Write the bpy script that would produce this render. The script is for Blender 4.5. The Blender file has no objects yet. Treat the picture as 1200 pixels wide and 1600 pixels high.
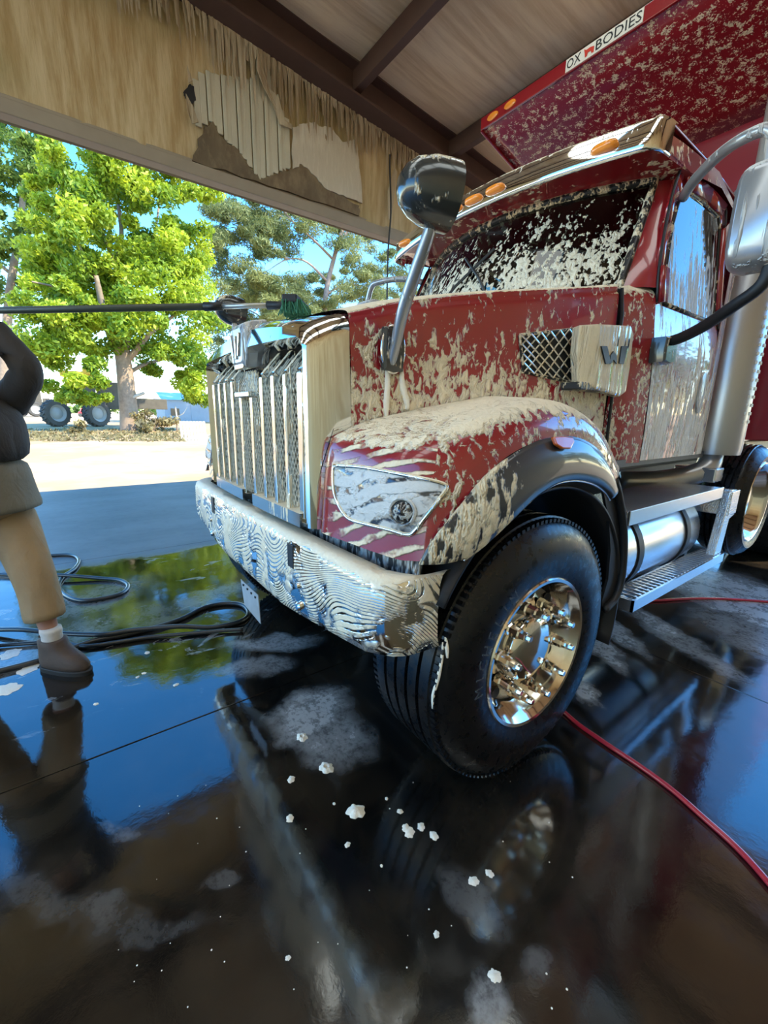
import bpy, bmesh, math, random
import numpy as np
from mathutils import Vector, Matrix
from mathutils.bvhtree import BVHTree
random.seed(7); rng = np.random.default_rng(7)
S = bpy.context.scene; COL = S.collection; PI = math.pi

# ------------------------------------------------------------------ camera
FPX, PIT, YAW, ROLL = 656.5, 0.2300, 0.9281, -0.0196
CAM = Vector((2.029, -0.654, 1.4575))
Fw = Vector((-math.sin(YAW)*math.cos(PIT), math.cos(YAW)*math.cos(PIT), -math.sin(PIT)))
R0 = Vector((math.cos(YAW), math.sin(YAW), 0)); D0 = Fw.cross(R0)
Rt = R0*math.cos(ROLL)+D0*math.sin(ROLL); Dn = D0*math.cos(ROLL)-R0*math.sin(ROLL)
cd = bpy.data.cameras.new('camera'); cam = bpy.data.objects.new('camera', cd); COL.objects.link(cam)
cd.sensor_fit = 'HORIZONTAL'; cd.sensor_width = 36; cd.lens = FPX*36/1200; cd.clip_start = .02; cd.clip_end = 600
M = Matrix((Rt, -Dn, -Fw)).transposed().to_4x4(); M.translation = CAM; cam.matrix_world = M
S.camera = cam
def ray(u, v): return (Fw*FPX+Rt*(u-600)+Dn*(v-800)).normalized()
def un(u, v, ax, val):
    d = ray(u, v); i = 'xyz'.index(ax); return CAM+d*((val-CAM[i])/d[i])

# ------------------------------------------------------------------ light
S.view_settings.view_transform = 'Standard'; S.view_settings.look = 'None'
S.view_settings.exposure = 1.55; S.view_settings.gamma = 1; S.view_settings.use_curve_mapping = False
W = bpy.data.worlds.new('sky'); S.world = W; W.use_nodes = True
SUN = Vector((.52, .36, .77)).normalized()
nt = W.node_tree; nt.nodes.clear()
sk = nt.nodes.new('ShaderNodeTexSky'); sk.sky_type = 'NISHITA'; sk.sun_disc = False
sk.sun_elevation = math.asin(SUN.z); sk.sun_rotation = math.atan2(SUN.x, SUN.y)
sk.air_density = 1.0; sk.dust_density = .15; sk.ozone_density = 2.6
hs = nt.nodes.new('ShaderNodeHueSaturation'); hs.inputs['Saturation'].default_value = 1.36
bg = nt.nodes.new('ShaderNodeBackground'); bg.inputs['Strength'].default_value = .32
wo = nt.nodes.new('ShaderNodeOutputWorld')
nt.links.new(sk.outputs[0], hs.inputs['Color']); nt.links.new(hs.outputs[0], bg.inputs[0]); nt.links.new(bg.outputs[0], wo.inputs[0])
sl = bpy.data.lights.new('sun', 'SUN'); sl.energy = 4.2; sl.angle = .009; sl.color = (1, .91, .74)
so = bpy.data.objects.new('sun', sl); COL.objects.link(so); so.rotation_euler = SUN.to_track_quat('Z', 'Y').to_euler()
so.location = SUN*60

# ------------------------------------------------------------------ node helpers
class NB:
    def __init__(s, name):
        s.m = bpy.data.materials.new(name); s.m.use_nodes = True; s.t = s.m.node_tree; s.t.nodes.clear()
        s.out = s.t.nodes.new('ShaderNodeOutputMaterial'); s.p = s.t.nodes.new('ShaderNodeBsdfPrincipled')
        s.t.links.new(s.p.outputs[0], s.out.inputs[0]); s._c = None
    def set(s, sock, v):
        if isinstance(v, bpy.types.NodeSocket): s.t.links.new(v, sock)
        elif v is not None:
            if sock.type == 'RGBA' and len(v) == 3: v = (*v, 1)
            sock.default_value = v
    def n(s, t, **kw):
        x = s.t.nodes.new(t)
        for k, v in kw.items(): setattr(x, k, v)
        return x
    def P(s, **kw):
        for k, v in kw.items(): s.set(s.p.inputs[k.replace('_', ' ')], v)
        return s
    def co(s):
        if not s._c: s._c = s.n('ShaderNodeTexCoord').outputs['Object']
        return s._c
    def xyz(s, v=None):
        x = s.n('ShaderNodeSeparateXYZ'); s.set(x.inputs[0], v or s.co()); return x.outputs
    def map(s, scale=(1,1,1), loc=(0,0,0), rot=(0,0,0), v=None):
        x = s.n('ShaderNodeMapping'); s.set(x.inputs[0], v or s.co()); s.set(x.inputs['Scale'], scale)
        s.set(x.inputs['Location'], loc); s.set(x.inputs['Rotation'], rot); return x.outputs[0]
    def noise(s, sc, det=3, rough=.55, v=None, dist=0):
        x = s.n('ShaderNodeTexNoise'); s.set(x.inputs['Vector'], v or s.co()); s.set(x.inputs['Scale'], sc)
        s.set(x.inputs['Detail'], det); s.set(x.inputs['Roughness'], rough); s.set(x.inputs['Distortion'], dist); return x.outputs[0]
    def m_(s, op, a, b=None, c=None):
        x = s.n('ShaderNodeMath', operation=op); s.set(x.inputs[0], a)
        if b is not None: s.set(x.inputs[1], b)
        if c is not None: s.set(x.inputs[2], c)
        return x.outputs[0]
    def rng(s, v, a, b, c=0., d=1., smooth=True):
        x = s.n('ShaderNodeMapRange'); x.interpolation_type = 'SMOOTHSTEP' if smooth else 'LINEAR'
        for i, k in enumerate((v, a, b, c, d)): s.set(x.inputs[i], k)
        return x.outputs[0]
    def mix(s, f, a, b):
        x = s.n('ShaderNodeMix', data_type='RGBA'); s.set(x.inputs[0], f); s.set(x.inputs[6], a); s.set(x.inputs[7], b); return x.outputs[2]
    def bump(s, h, st=.5, dist=.01):
        x = s.n('ShaderNodeBump'); s.set(x.inputs['Height'], h); s.set(x.inputs['Strength'], st); s.set(x.inputs['Distance'], dist); return x.outputs[0]
    def nz(s):
        g = s.n('ShaderNodeNewGeometry'); return s.xyz(g.outputs['Normal'])[2]

MATS = {}
def simple(name, col, rough=.5, metal=0., var=0., vs=8., bumpst=0., **kw):
    b = NB(name); c = (*col, 1)
    if var:
        nz = b.noise(vs, 4); c = b.mix(nz, tuple(x*(1-var) for x in col), tuple(min(1, x*(1+var)) for x in col))
    b.P(Base_Color=c, Roughness=rough, Metallic=metal)
    if bumpst: b.P(Normal=b.bump(b.noise(vs*3, 4), bumpst, .01))
    for k, v in kw.items(): b.P(**{k: v})
    MATS[name] = b.m; return b.m

FOAM = (.98, .825, .585)
def foam(name, col, rough=.12, metal=0., scale=(1,1,.55), ns=20., th=.56, zr=None, top=.3, edge=.025, coat=1., streak=None, warp=.0, fcol=FOAM, yr=None, big=.35, hgt=.012):
    """painted / chromed surface with soap foam: clumped, dripping down; lies thick on level areas"""
    b = NB(name); v = b.map(scale)
    A = b.noise(ns, 3, .6, v, warp); B = b.noise(ns*.22, 2, .5, v)
    f = b.m_('ADD', b.m_('MULTIPLY', A, 1-big), b.m_('MULTIPLY', B, big))
    t = th
    if zr: t = b.rng(b.xyz()[2], zr[0], zr[2], zr[1], zr[3])
    if yr: t = b.m_('ADD', t, b.rng(b.xyz()[1], yr[0], yr[2], yr[1], yr[3]))
    if top: t = b.m_('SUBTRACT', t, b.m_('MULTIPLY', b.rng(b.nz(), .35, .85), top))
    mask = b.rng(b.m_('SUBTRACT', f, t), -edge, edge)
    dome = b.rng(b.m_('SUBTRACT', f, t), -edge, .14)
    if streak:   # brush strokes dragged through the foam
        sc, rot, dist, thr = streak
        sv = b.map((1,1,1), (0,0,0), rot); sx_ = b.xyz(sv)
        cont = b.m_('ADD', b.m_('MULTIPLY', sx_[2], sc), b.m_('ADD', b.m_('MULTIPLY', b.noise(2.0, 1, .4, b.map((.8,1.4,1.3))), dist), b.m_('MULTIPLY', b.noise(16, 3, .6), .35)))
        wv = b.m_('ABSOLUTE', b.m_('SUBTRACT', b.m_('MULTIPLY', b.m_('FRACT', cont), 2.), 1.))
        wv = b.m_('ADD', wv, b.m_('MULTIPLY', b.m_('SUBTRACT', b.noise(11, 3, .6), .5), .9))
        gate = b.rng(b.noise(6., 4, .6), .40, .52)
        st = b.m_('MULTIPLY', b.rng(wv, thr-.10, thr+.10), gate)
        mask = b.m_('MAXIMUM', mask, st); dome = b.m_('MAXIMUM', dome, b.m_('MULTIPLY', st, .5))
    fine = b.noise(90, 2)
    lump = b.noise(38, 3, .6, v)
    h = b.m_('ADD', b.m_('MULTIPLY', dome, 1.3), b.m_('MULTIPLY', mask, b.m_('ADD', .15, b.m_('ADD', b.m_('MULTIPLY', fine, .15), b.m_('MULTIPLY', lump, .55)))))
    c2 = b.mix(fine, tuple(x*.86 for x in fcol), fcol)
    b.P(Base_Color=b.mix(mask, (*col, 1), c2), Metallic=b.m_('MULTIPLY', b.m_('SUBTRACT', 1., mask), metal),
        Roughness=b.m_('ADD', b.m_('MULTIPLY', mask, .5), rough), Normal=b.bump(h, .7, hgt*1.7))
    if coat: b.P(Coat_Weight=b.m_('MULTIPLY', b.m_('SUBTRACT', 1., mask), coat), Coat_Roughness=.03)
    MATS[name] = b.m; return b.m

RED = (.30, .012, .018)
foam('hood_red', RED, .25, zr=(1.48, .45, 1.84, .585), top=.3, ns=38, big=.30, warp=.6)
foam('fender_red', RED, .25, scale=(1,1,.6), ns=40, th=.54, top=.22, big=.34, warp=.5)
foam('panel_red', RED, .25, scale=(1,1,1), ns=24, th=.66, top=.25, streak=(24, (0,.2,.0), 4.5, .62))
foam('door_red', RED, .22, scale=(1,1,.2), ns=34, zr=(1.3, .43, 2.05, .58), top=.1, fcol=(.86,.78,.65))
foam('pillar_red', RED, .22, ns=22, th=.70, top=.1)
foam('header_red', RED, .3, ns=26, th=.58, top=0)
foam('canopy_red', (.27,.012,.02), .3, scale=(1,1,1), ns=90, th=.555, top=0, big=.5, coat=.6, hgt=.004)
foam('body_red', (.25,.01,.02), .3, scale=(1,1,.4), ns=30, th=.68, top=.1, coat=.6)
CH = (.80, .80, .78)
foam('bumper_chrome', CH, .05, 1., scale=(1,1,1), ns=5, th=.55, top=.2, coat=0, streak=(38, (.25,.55,.1), 46, .30), fcol=(.95,.83,.62), hgt=.006)
foam('shell_chrome', CH, .06, 1., scale=(1,1,.35), ns=20, th=.70, top=.1, coat=0, hgt=.006)
foam('bar_chrome', (.72,.70,.65), .12, 1., scale=(1,1,.12), ns=50, th=.60, top=.3, coat=0, hgt=.004)
foam('visor_chrome', CH, .05, 1., scale=(1,1,.5), ns=30, th=.66, top=.2, coat=0, hgt=.004)
foam('cover_foam', CH, .1, 1., scale=(1,1,.08), ns=40, th=.44, top=.1, coat=0, fcol=(.82,.69,.48), hgt=.006)
foam('trim_black', (.03,.032,.036), .3, scale=(1,1,.45), ns=30, th=.60, yr=(.25, -.14, .66, .12), top=.1, coat=.6, fcol=(.95,.80,.55))
foam('mirror_black', (.03,.033,.032), .18, scale=(1,1,.4), ns=30, th=.62, top=.12, coat=.5)
foam('rubber_foam', (.012,.012,.013), .4, ns=40, th=.53, top=.1, coat=0)
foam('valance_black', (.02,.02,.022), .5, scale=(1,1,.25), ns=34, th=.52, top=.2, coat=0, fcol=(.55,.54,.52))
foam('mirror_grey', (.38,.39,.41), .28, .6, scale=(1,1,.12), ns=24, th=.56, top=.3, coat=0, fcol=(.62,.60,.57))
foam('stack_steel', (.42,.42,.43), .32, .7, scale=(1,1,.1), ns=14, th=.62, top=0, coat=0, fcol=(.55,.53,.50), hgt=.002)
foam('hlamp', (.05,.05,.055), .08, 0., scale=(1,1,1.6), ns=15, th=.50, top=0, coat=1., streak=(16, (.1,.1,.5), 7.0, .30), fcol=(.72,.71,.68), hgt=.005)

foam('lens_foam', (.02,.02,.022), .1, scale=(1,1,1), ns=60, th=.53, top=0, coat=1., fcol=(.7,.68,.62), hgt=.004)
def glass(name, tint, ns, zr, scale, fcol):
    b = NB(name); v = b.map(scale)
    f = b.m_('ADD', b.m_('MULTIPLY', b.noise(ns, 3, .6, v, .3), .65), b.m_('MULTIPLY', b.noise(ns*.2, 2, .5, v), .35))
    df = b.m_('SUBTRACT', f, b.rng(b.xyz()[2], zr[0], zr[2], zr[1], zr[3])); mask = b.rng(df, -.02, .02)
    b.P(Base_Color=(*fcol, 1), Roughness=.6, Normal=b.bump(b.m_('ADD', b.rng(df, -.02, .14), b.m_('MULTIPLY', b.noise(45, 3, .6, v), .35)), .7, .02))
    tr = b.n('ShaderNodeBsdfTransparent'); b.set(tr.inputs[0], tint)
    gl = b.n('ShaderNodeBsdfGlossy'); b.set(gl.inputs['Roughness'], .02); b.set(gl.inputs['Color'], (1,1,1,1))
    fr = b.n('ShaderNodeFresnel'); b.set(fr.inputs[0], 1.6)
    m1 = b.n('ShaderNodeMixShader'); b.t.links.new(fr.outputs[0], m1.inputs[0]); b.t.links.new(tr.outputs[0], m1.inputs[1]); b.t.links.new(gl.outputs[0], m1.inputs[2])
    m2 = b.n('ShaderNodeMixShader'); b.t.links.new(mask, m2.inputs[0]); b.t.links.new(m1.outputs[0], m2.inputs[1]); b.t.links.new(b.p.outputs[0], m2.inputs[2])
    b.t.links.new(m2.outputs[0], b.out.inputs[0]); MATS[name] = b.m
glass('windshield_glass', (.10,.14,.12), 34, (2.12, .46, 2.66, .60), (1.1,1.1,.5), (.84,.77,.60))
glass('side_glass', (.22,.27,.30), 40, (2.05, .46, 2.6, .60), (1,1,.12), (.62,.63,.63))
glass('clear_glass', (.6,.66,.66), 22, (2.12, .7, 2.62, .75), (1,1,.5), (.8,.76,.64))

simple('chrome', (.82,.81,.79), .06, 1.); simple('mesh_grey', (.80,.74,.62), .4, .1); simple('wheel_chrome', (.80,.76,.70), .10, 1., .1, 14)
simple('brushed', (.62,.63,.65), .25, .9); simple('black', (.012,.012,.013), .45); simple('gloss_black', (.015,.016,.018), .15)
simple('dark_metal', (.022,.022,.024), .5, .3, .3, 9); simple('interior', (.03,.03,.032), .7); simple('seat_fabric', (.05,.05,.055), .8)
simple('amber', (.95,.30,.03), .2, Coat_Weight=.6); simple('amber_dark', (.62,.13,.02), .2, Coat_Weight=.6)
simple('rail_beige', (.62,.55,.38), .5, 0, .15, 6); simple('plate_grey', (.45,.45,.44), .4, .4, .2, 20)
simple('sticker_white', (.85,.82,.72), .4); simple('sticker_black', (.02,.02,.02), .4); simple('sticker_red', (.65,.05,.03), .4)
simple('red_hose', (.42,.02,.04), .25, Coat_Weight=.5); simple('black_hose', (.025,.027,.03), .35, Coat_Weight=.3)
simple('khaki', (.36,.235,.12), .85, 0, .25, 7, .3); simple('shirt_dark', (.045,.038,.034), .85, 0, .3, 8, .3); simple('shirt_olive', (.20,.17,.12), .85, 0, .25, 8, .3)
simple('skin', (.36,.17,.11), .55, 0, .15, 12); simple('sock', (.62,.57,.52), .9, 0, .1, 40, .3); simple('boot', (.075,.045,.03), .7, 0, .4, 12, .3); simple('sole', (.02,.018,.016), .7); simple('hair', (.05,.03,.02), .8)
simple('pole_green', (.06,.075,.06), .4, 0, .1, 20); simple('pole_metal', (.45,.46,.44), .3, .7); simple('brush_green', (.03,.16,.09), .7, 0, .3, 30)
simple('bark', (.30,.22,.15), .9, 0, .45, 5, .8); simple('pine_bark', (.33,.24,.19), .9, 0, .4, 4, .8); simple('dead_wood', (.48,.40,.30), .8, 0, .3, 8)
simple('tractor_yellow', (.80,.48,.05), .5, 0, .2, 3); simple('tractor_dark', (.10,.085,.06), .7, 0, .4, 3); simple('tyre_far', (.07,.065,.055), .85, 0, .3, 5); simple('rim_grey', (.34,.33,.30), .6)
simple('shed_grey', (.30,.33,.36), .6, 0, .12, 2); simple('roof_blue', (.45,.62,.80), .4); simple('pallet_wood', (.80,.74,.62), .8, 0, .15, 6); simple('tank_white', (.62,.68,.70), .5, 0, .06, 2)
simple('car_red', (.5,.05,.06), .35); simple('car_white', (.75,.78,.82), .35); simple('car_blue', (.35,.50,.72), .35)
simple('beam_brown', (.105,.058,.045), .75, 0, .18, 6, .15); simple('metal_tan', (.58,.53,.40), .6, 0, .18, 4); simple('trim_tan', (.34,.27,.19), .6, 0, .15, 5)
simple('foam_white', (.94,.86,.71), .55, 0, .06, 60, .4); simple('wire', (.03,.025,.02), .6)

for nm in ('khaki', 'shirt_dark', 'shirt_olive'):
    m_ = MATS[nm]; b = NB.__new__(NB); b.m = m_; b.t = m_.node_tree; b._c = None; b.p = [n_ for n_ in b.t.nodes if n_.type == 'BSDF_PRINCIPLED'][0]
    wr_ = b.m_('ADD', b.noise(9, 3, .55, b.map((1,1,.6)), 1.2), b.m_('MULTIPLY', b.noise(28, 3), .25)); b.P(Normal=b.bump(wr_, .5, .02))
def leaf(name, c1, c2, tr=.55):
    b = NB(name); oi = b.n('ShaderNodeAttribute'); oi.attribute_name = 'tone'; c = b.mix(oi.outputs['Fac'], (*c1, 1), (*c2, 1))
    b.P(Base_Color=c, Roughness=.55)
    t = b.n('ShaderNodeBsdfTranslucent'); b.set(t.inputs[0], c); mx = b.n('ShaderNodeMixShader'); b.set(mx.inputs[0], tr)
    b.t.links.new(b.p.outputs[0], mx.inputs[1]); b.t.links.new(t.outputs[0], mx.inputs[2]); b.t.links.new(mx.outputs[0], b.out.inputs[0]); MATS[name] = b.m
leaf('leaf_bright', (.075,.19,.013), (.52,.60,.035), .45); leaf('leaf_mid', (.09,.17,.03), (.25,.34,.06)); leaf('leaf_pine', (.09,.13,.045), (.32,.34,.11), .4); leaf('leaf_far', (.10,.18,.035), (.25,.33,.07), .4)
leaf('dry_brush', (.14,.11,.05), (.32,.26,.10), .3)

# insulation sheets, walls, ground, floor
def streaky(name, c1, c2, c3, stretch, sc, bst=.4):
    b = NB(name); v = b.map(stretch); a = b.noise(sc, 5, .65, v); d = b.noise(sc*.18, 3, .5); e = b.noise(sc*2.2, 3, .6, v)
    c = b.mix(b.rng(a, .35, .65), (*c1, 1), (*c2, 1)); c = b.mix(b.rng(d, .45, .62), c, (*c3, 1)); c = b.mix(b.m_('MULTIPLY', b.rng(e, .5, .68), .45), c, (*c2, 1))
    b.P(Base_Color=c, Roughness=.85, Normal=b.bump(b.m_('ADD', a, e), bst, .02)); MATS[name] = b.m
streaky('ceiling_insulation', (.68,.48,.29), (.90,.71,.48), (.78,.58,.35), (3.2,.22,1), 2.4)
streaky('fascia_insulation', (.44,.29,.125), (.64,.49,.28), (.40,.30,.135), (1,2.2,.28), 4.0)
streaky('fascia_fringe', (.42,.32,.20), (.60,.49,.34), (.36,.26,.15), (1,4,.2), 6.0)
streaky('dirty_lining', (.17,.115,.065), (.26,.19,.11), (.14,.10,.06), (1,1.5,.8), 5.0)
streaky('white_lining', (.62,.54,.42), (.70,.63,.50), (.60,.52,.40), (1,2,.4), 7.0)
streaky('wall_insulation', (.55,.38,.18), (.76,.58,.33), (.62,.44,.22), (1,1.4,.3), 3.0)

b = NB('dirt'); x = b.xyz(); n1 = b.noise(.35, 5, .6); n2 = b.noise(3, 4)
c = b.mix(b.rng(n1, .40, .62), (.36,.235,.115,1), (.46,.33,.185,1)); c = b.mix(b.m_('MULTIPLY', b.rng(n2, .5, .7), .3), c, (.48,.32,.16,1))
strip = b.m_('MULTIPLY', b.rng(b.m_('ADD', x[0], b.m_('MULTIPLY', n1, 6.)), -23, -27), b.rng(x[0], -62, -52))
c = b.mix(b.m_('MULTIPLY', strip, b.rng(b.noise(.8, 4), .35, .6, .35, .95)), c, (.46,.27,.11,1))
band = b.m_('MULTIPLY', b.rng(x[0], -8.2, -9.5), b.rng(x[0], -13.5, -11.)); c = b.mix(b.m_('MULTIPLY', band, b.rng(n1, .38, .6, .2, .8)), c, (.62,.40,.20,1))
b.P(Base_Color=c, Roughness=.95, Normal=b.bump(n2, .3, .03)); MATS['dirt'] = b.m

b = NB('wet_concrete'); x = b.xyz()
wet = b.rng(b.m_('ADD', x[0], b.m_('MULTIPLY', b.m_('SUBTRACT', b.noise(1.6, 4), .5), .55)), -2.74, -2.55)
n = b.noise(2.2, 5, .6); n3 = b.noise(9, 4, .65)
wetc = b.mix(b.rng(n, .38, .66), (.006,.0055,.005,1), (.026,.019,.012,1))
dryc = b.mix(b.rng(b.noise(1.2, 5, .6, b.map((1,.45,1))), .35, .65), (.095,.075,.056,1), (.155,.125,.097,1))
c = b.mix(wet, dryc, wetc)
film_light = None
BLOBS = []   # foamy water and painted light on the slab: centre, half axes, turn, strength
def blob(u, v, rx, ry, a, s): p = un(u, v, 'z', 0); BLOBS.append((p.x, p.y, rx, ry, a, s))
blob(490, 1110, .17, .24, .3, 1.0); blob(520, 1150, .20, .16, 0, .6); blob(430, 1005, .10, .30, -.5, .75); blob(400, 1040, .10, .22, -.5, .5)
blob(935, 1010, .10, .30, .9, .9); blob(960, 985, .10, .34, 1.0, .8); blob(920, 1085, .06, .12, .7, .8); blob(1010, 965, .10, .40, 1.0, .7); blob(1060, 1000, .12, .5, 1.1, .45); blob(1150, 930, .5, 1.0, 1.0, .9); blob(1190, 1000, .3, .6, 1.0, .45)  # widest rear blob paints pale sky reflection and sunlight into the floor colour
blob(740, 1400, .10, .085, 0, .16); blob(770, 1560, .07, .06, 0, .5); blob(840, 1510, .05, .06, .4, .18)
blob(160, 1430, .04, .10, -.85, .14); blob(60, 1390, .05, .3, -1.0, .10); blob(235, 1440, .035, .2, -.7, .10); blob(340, 1370, .035, .06, -.8, .14); blob(180, 1300, .03, .08, -.8, .18)
blob(150, 935, .30, .5, .6, .32); blob(60, 1010, .25, .55, .4, .35); blob(330, 930, .15, .35, .3, .35); blob(240, 960, .3, .2, .2, .22)
warp = b.n('ShaderNodeVectorMath', operation='ADD'); nv = b.n('ShaderNodeTexNoise'); b.set(nv.inputs['Vector'], b.co()); b.set(nv.inputs['Scale'], 5.); b.set(nv.inputs['Detail'], 4.)
sc_ = b.n('ShaderNodeVectorMath', operation='SCALE'); b.t.links.new(nv.outputs['Color'], sc_.inputs[0]); b.set(sc_.inputs['Scale'], .24)
b.t.links.new(b.co(), warp.inputs[0]); b.t.links.new(sc_.outputs[0], warp.inputs[1])
for (bx_, by_, rx, ry, a, s_) in BLOBS:
    v = b.n('ShaderNodeMapping'); v.vector_type = 'TEXTURE'; b.t.links.new(warp.outputs[0], v.inputs[0])
    b.set(v.inputs['Location'], (bx_+.12, by_+.12, .12)); b.set(v.inputs['Rotation'], (0,0,a)); b.set(v.inputs['Scale'], (rx, ry, 1))
    l = b.n('ShaderNodeVectorMath', operation='LENGTH'); b.t.links.new(v.outputs[0], l.inputs[0])
    k = b.rng(l.outputs['Value'], 1.25, .45, 0., s_)
    film_light = k if film_light is None else b.m_('MAXIMUM', film_light, k)
grain = b.rng(b.m_('ADD', b.m_('MULTIPLY', n3, .5), b.m_('MULTIPLY', b.noise(42, 3, .7), .5)), .36, .56)
film_light = b.m_('MULTIPLY', b.m_('MULTIPLY', film_light, wet), b.m_('ADD', .35, b.m_('MULTIPLY', grain, .65)))
scum = b.m_('MULTIPLY', b.rng(b.noise(6, 5, .7, b.map((1,.5,1), rot=(0,0,.6)), 1.2), .60, .68), b.m_('MULTIPLY', b.rng(x[0], .1, -.6), wet))
film_light2 = b.m_('MAXIMUM', film_light, b.m_('MULTIPLY', scum, .45))
c = b.mix(film_light2, c, (.46,.45,.43,1))
rough = b.m_('ADD', b.m_('ADD', b.m_('MULTIPLY', b.rng(n3, .45, .75), .07), b.rng(x[0], -.1, .9, .022, .085)), b.m_('ADD', b.m_('MULTIPLY', film_light2, .28), b.m_('MULTIPLY', b.m_('SUBTRACT', 1., wet), .5)))
hb = b.m_('ADD', b.m_('MULTIPLY', b.noise(3.2, 2), .35), b.m_('MULTIPLY', b.noise(30, 4, .65), .05))
b.P(Base_Color=c, Roughness=rough, IOR=1.9, Normal=b.bump(hb, .09, .05)); MATS['wet_concrete'] = b.m

b = NB('tyre'); x = b.xyz(); n = b.noise(30, 3)
b.P(Base_Color=(.005,.005,.006,1), Specular_IOR_Level=.35, Roughness=b.rng(n, .3, .7, .22, .42), Normal=b.bump(n, .05, .004)); MATS['tyre'] = b.m
b = NB('tread_plate'); w1 = b.n('ShaderNodeTexVoronoi'); b.set(w1.inputs['Vector'], b.map((1,1,1))); b.set(w1.inputs['Scale'], 110.)
b.P(Base_Color=(.66,.67,.69,1), Metallic=.9, Roughness=.25, Normal=b.bump(w1.outputs['Distance'], .3, .004)); MATS['tread_plate'] = b.m

# ------------------------------------------------------------------ mesh helpers
class MB:
    def __init__(s): s.v = []; s.f = []
    def add(s, vs, fs):
        o = len(s.v); s.v += [tuple(v) for v in vs]; s.f += [tuple(i+o for i in f) for f in fs]; return s
    def box(s, c, d, R=None):
        c = Vector(c); vs = []
        for i in (-1,1):
            for j in (-1,1):
                for k in (-1,1):
                    p = Vector((i*d[0]/2, j*d[1]/2, k*d[2]/2)); vs.append(c+(R@p if R else p))
        return s.add(vs, [(0,1,3,2),(4,6,7,5),(0,4,5,1),(2,3,7,6),(0,2,6,4),(1,5,7,3)])
    def bar(s, a, b, w, h, up=(0,0,1)):
        a = Vector(a); b = Vector(b); d = (b-a); L = d.length; d.normalize(); x = d.cross(Vector(up))
        if x.length < 1e-4: x = d.cross(Vector((1,0,0)))
        x.normalize(); z = x.cross(d); R = Matrix((x, d, z)).transposed()
        return s.box((a+b)/2, (w, L, h), R)
    def tube(s, pts, r, n=10, cap=True):
        pts = [Vector(p) for p in pts]; m = len(pts); rs = r if isinstance(r, (list, tuple)) else [r]*m
        t0 = (pts[1]-pts[0]).normalized(); x = t0.orthogonal().normalized(); rings = []
        for i, p in enumerate(pts):
            t = (pts[min(i+1, m-1)]-pts[max(i-1, 0)]).normalized()
            x = (x-t*x.dot(t)); x = x.normalized() if x.length > 1e-6 else t.orthogonal().normalized(); y = t.cross(x)
            rings.append([p+(x*math.cos(a)+y*math.sin(a))*rs[i] for a in [2*PI*k/n for k in range(n)]])
        vs = [v for r_ in rings for v in r_]; fs = [(i*n+k, i*n+(k+1)%n, (i+1)*n+(k+1)%n, (i+1)*n+k) for i in range(m-1) for k in range(n)]
        if cap: fs += [tuple(range(n))[::-1], tuple(range((m-1)*n, m*n))]
        return s.add(vs, fs)
    def lathe(s, prof, c, ax='x', n=48, sgn=1, close=False):
        """prof: (along, radius) pairs; axis through c"""
        c = Vector(c); vs = []
        for (a, r) in prof:
            for k in range(n):
                t = 2*PI*k/n; q = (sgn*a, r*math.cos(t), r*math.sin(t))
                if ax == 'y': q = (q[1], q[0], q[2])
                if ax == 'z': q = (q[1], q[2], q[0])
                vs.append(c+Vector(q))
        m = len(prof); fs = [(i*n+k, i*n+(k+1)%n, (i+1)*n+(k+1)%n, (i+1)*n+k) for i in range(m-1) for k in range(n)]
        if close: fs += [((m-1)*n+k, (m-1)*n+(k+1)%n, (k+1)%n, k) for k in range(n)]
        return s.add(vs, fs)
    def loft(s, rings, cap=True):
        n = len(rings[0]); m = len(rings); vs = [p for r in rings for p in r]
        fs = [(i*n+k, i*n+(k+1)%n, (i+1)*n+(k+1)%n, (i+1)*n+k) for i in range(m-1) for k in range(n)]
        if cap: fs += [tuple(range(n))[::-1], tuple(range((m-1)*n, m*n))]
        return s.add(vs, fs)
    def grid(s, g):
        m = len(g); n = len(g[0]); return s.add([p for r in g for p in r], [(i*n+k, i*n+k+1, (i+1)*n+k+1, (i+1)*n+k) for i in range(m-1) for k in range(n-1)])
    def prism(s, pts, off):
        """polygon (3D points) pushed along off"""
        n = len(pts); off = Vector(off); a = [Vector(p) for p in pts]
        return s.add(a+[p+off for p in a], [tuple(range(n)), tuple(range(2*n-1, n-1, -1))]+[(i, i+n, (i+1)%n+n, (i+1)%n) for i in range(n)])
    def build(s, name, mat, parent=None, smooth=False, solid=0., bevel=0., ang=None, sub=0, fix=True):
        me = bpy.data.meshes.new(name); me.from_pydata(s.v, [], s.f); me.update()
        if fix:
            bm = bmesh.new(); bm.from_mesh(me); bmesh.ops.recalc_face_normals(bm, faces=bm.faces); bm.to_mesh(me); bm.free()
        if smooth:
            me.polygons.foreach_set('use_smooth', [True]*len(me.polygons))
            if ang: me.set_sharp_from_angle(angle=math.radians(ang))
        return link(name, me, mat, parent, solid, bevel, sub)
def link(name, me, mat, parent=None, solid=0., bevel=0., sub=0):
    o = bpy.data.objects.new(name, me); COL.objects.link(o)
    if mat: me.materials.append(MATS[mat] if isinstance(mat, str) else mat)
    if parent is not None: adopt(o, parent)
    if sub: md = o.modifiers.new('s', 'SUBSURF'); md.levels = md.render_levels = sub
    if solid: md = o.modifiers.new('t', 'SOLIDIFY'); md.thickness = abs(solid); md.offset = -1 if solid > 0 else 1
    if bevel: md = o.modifiers.new('b', 'BEVEL'); md.width = bevel; md.segments = 2; md.limit_method = 'ANGLE'; md.angle_limit = .6
    return o
LOC = {}
def worldloc(o):
    p = Vector(o.location) if not o.parent else Vector((0,0,0)); return LOC.get(o.name, p)
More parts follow.
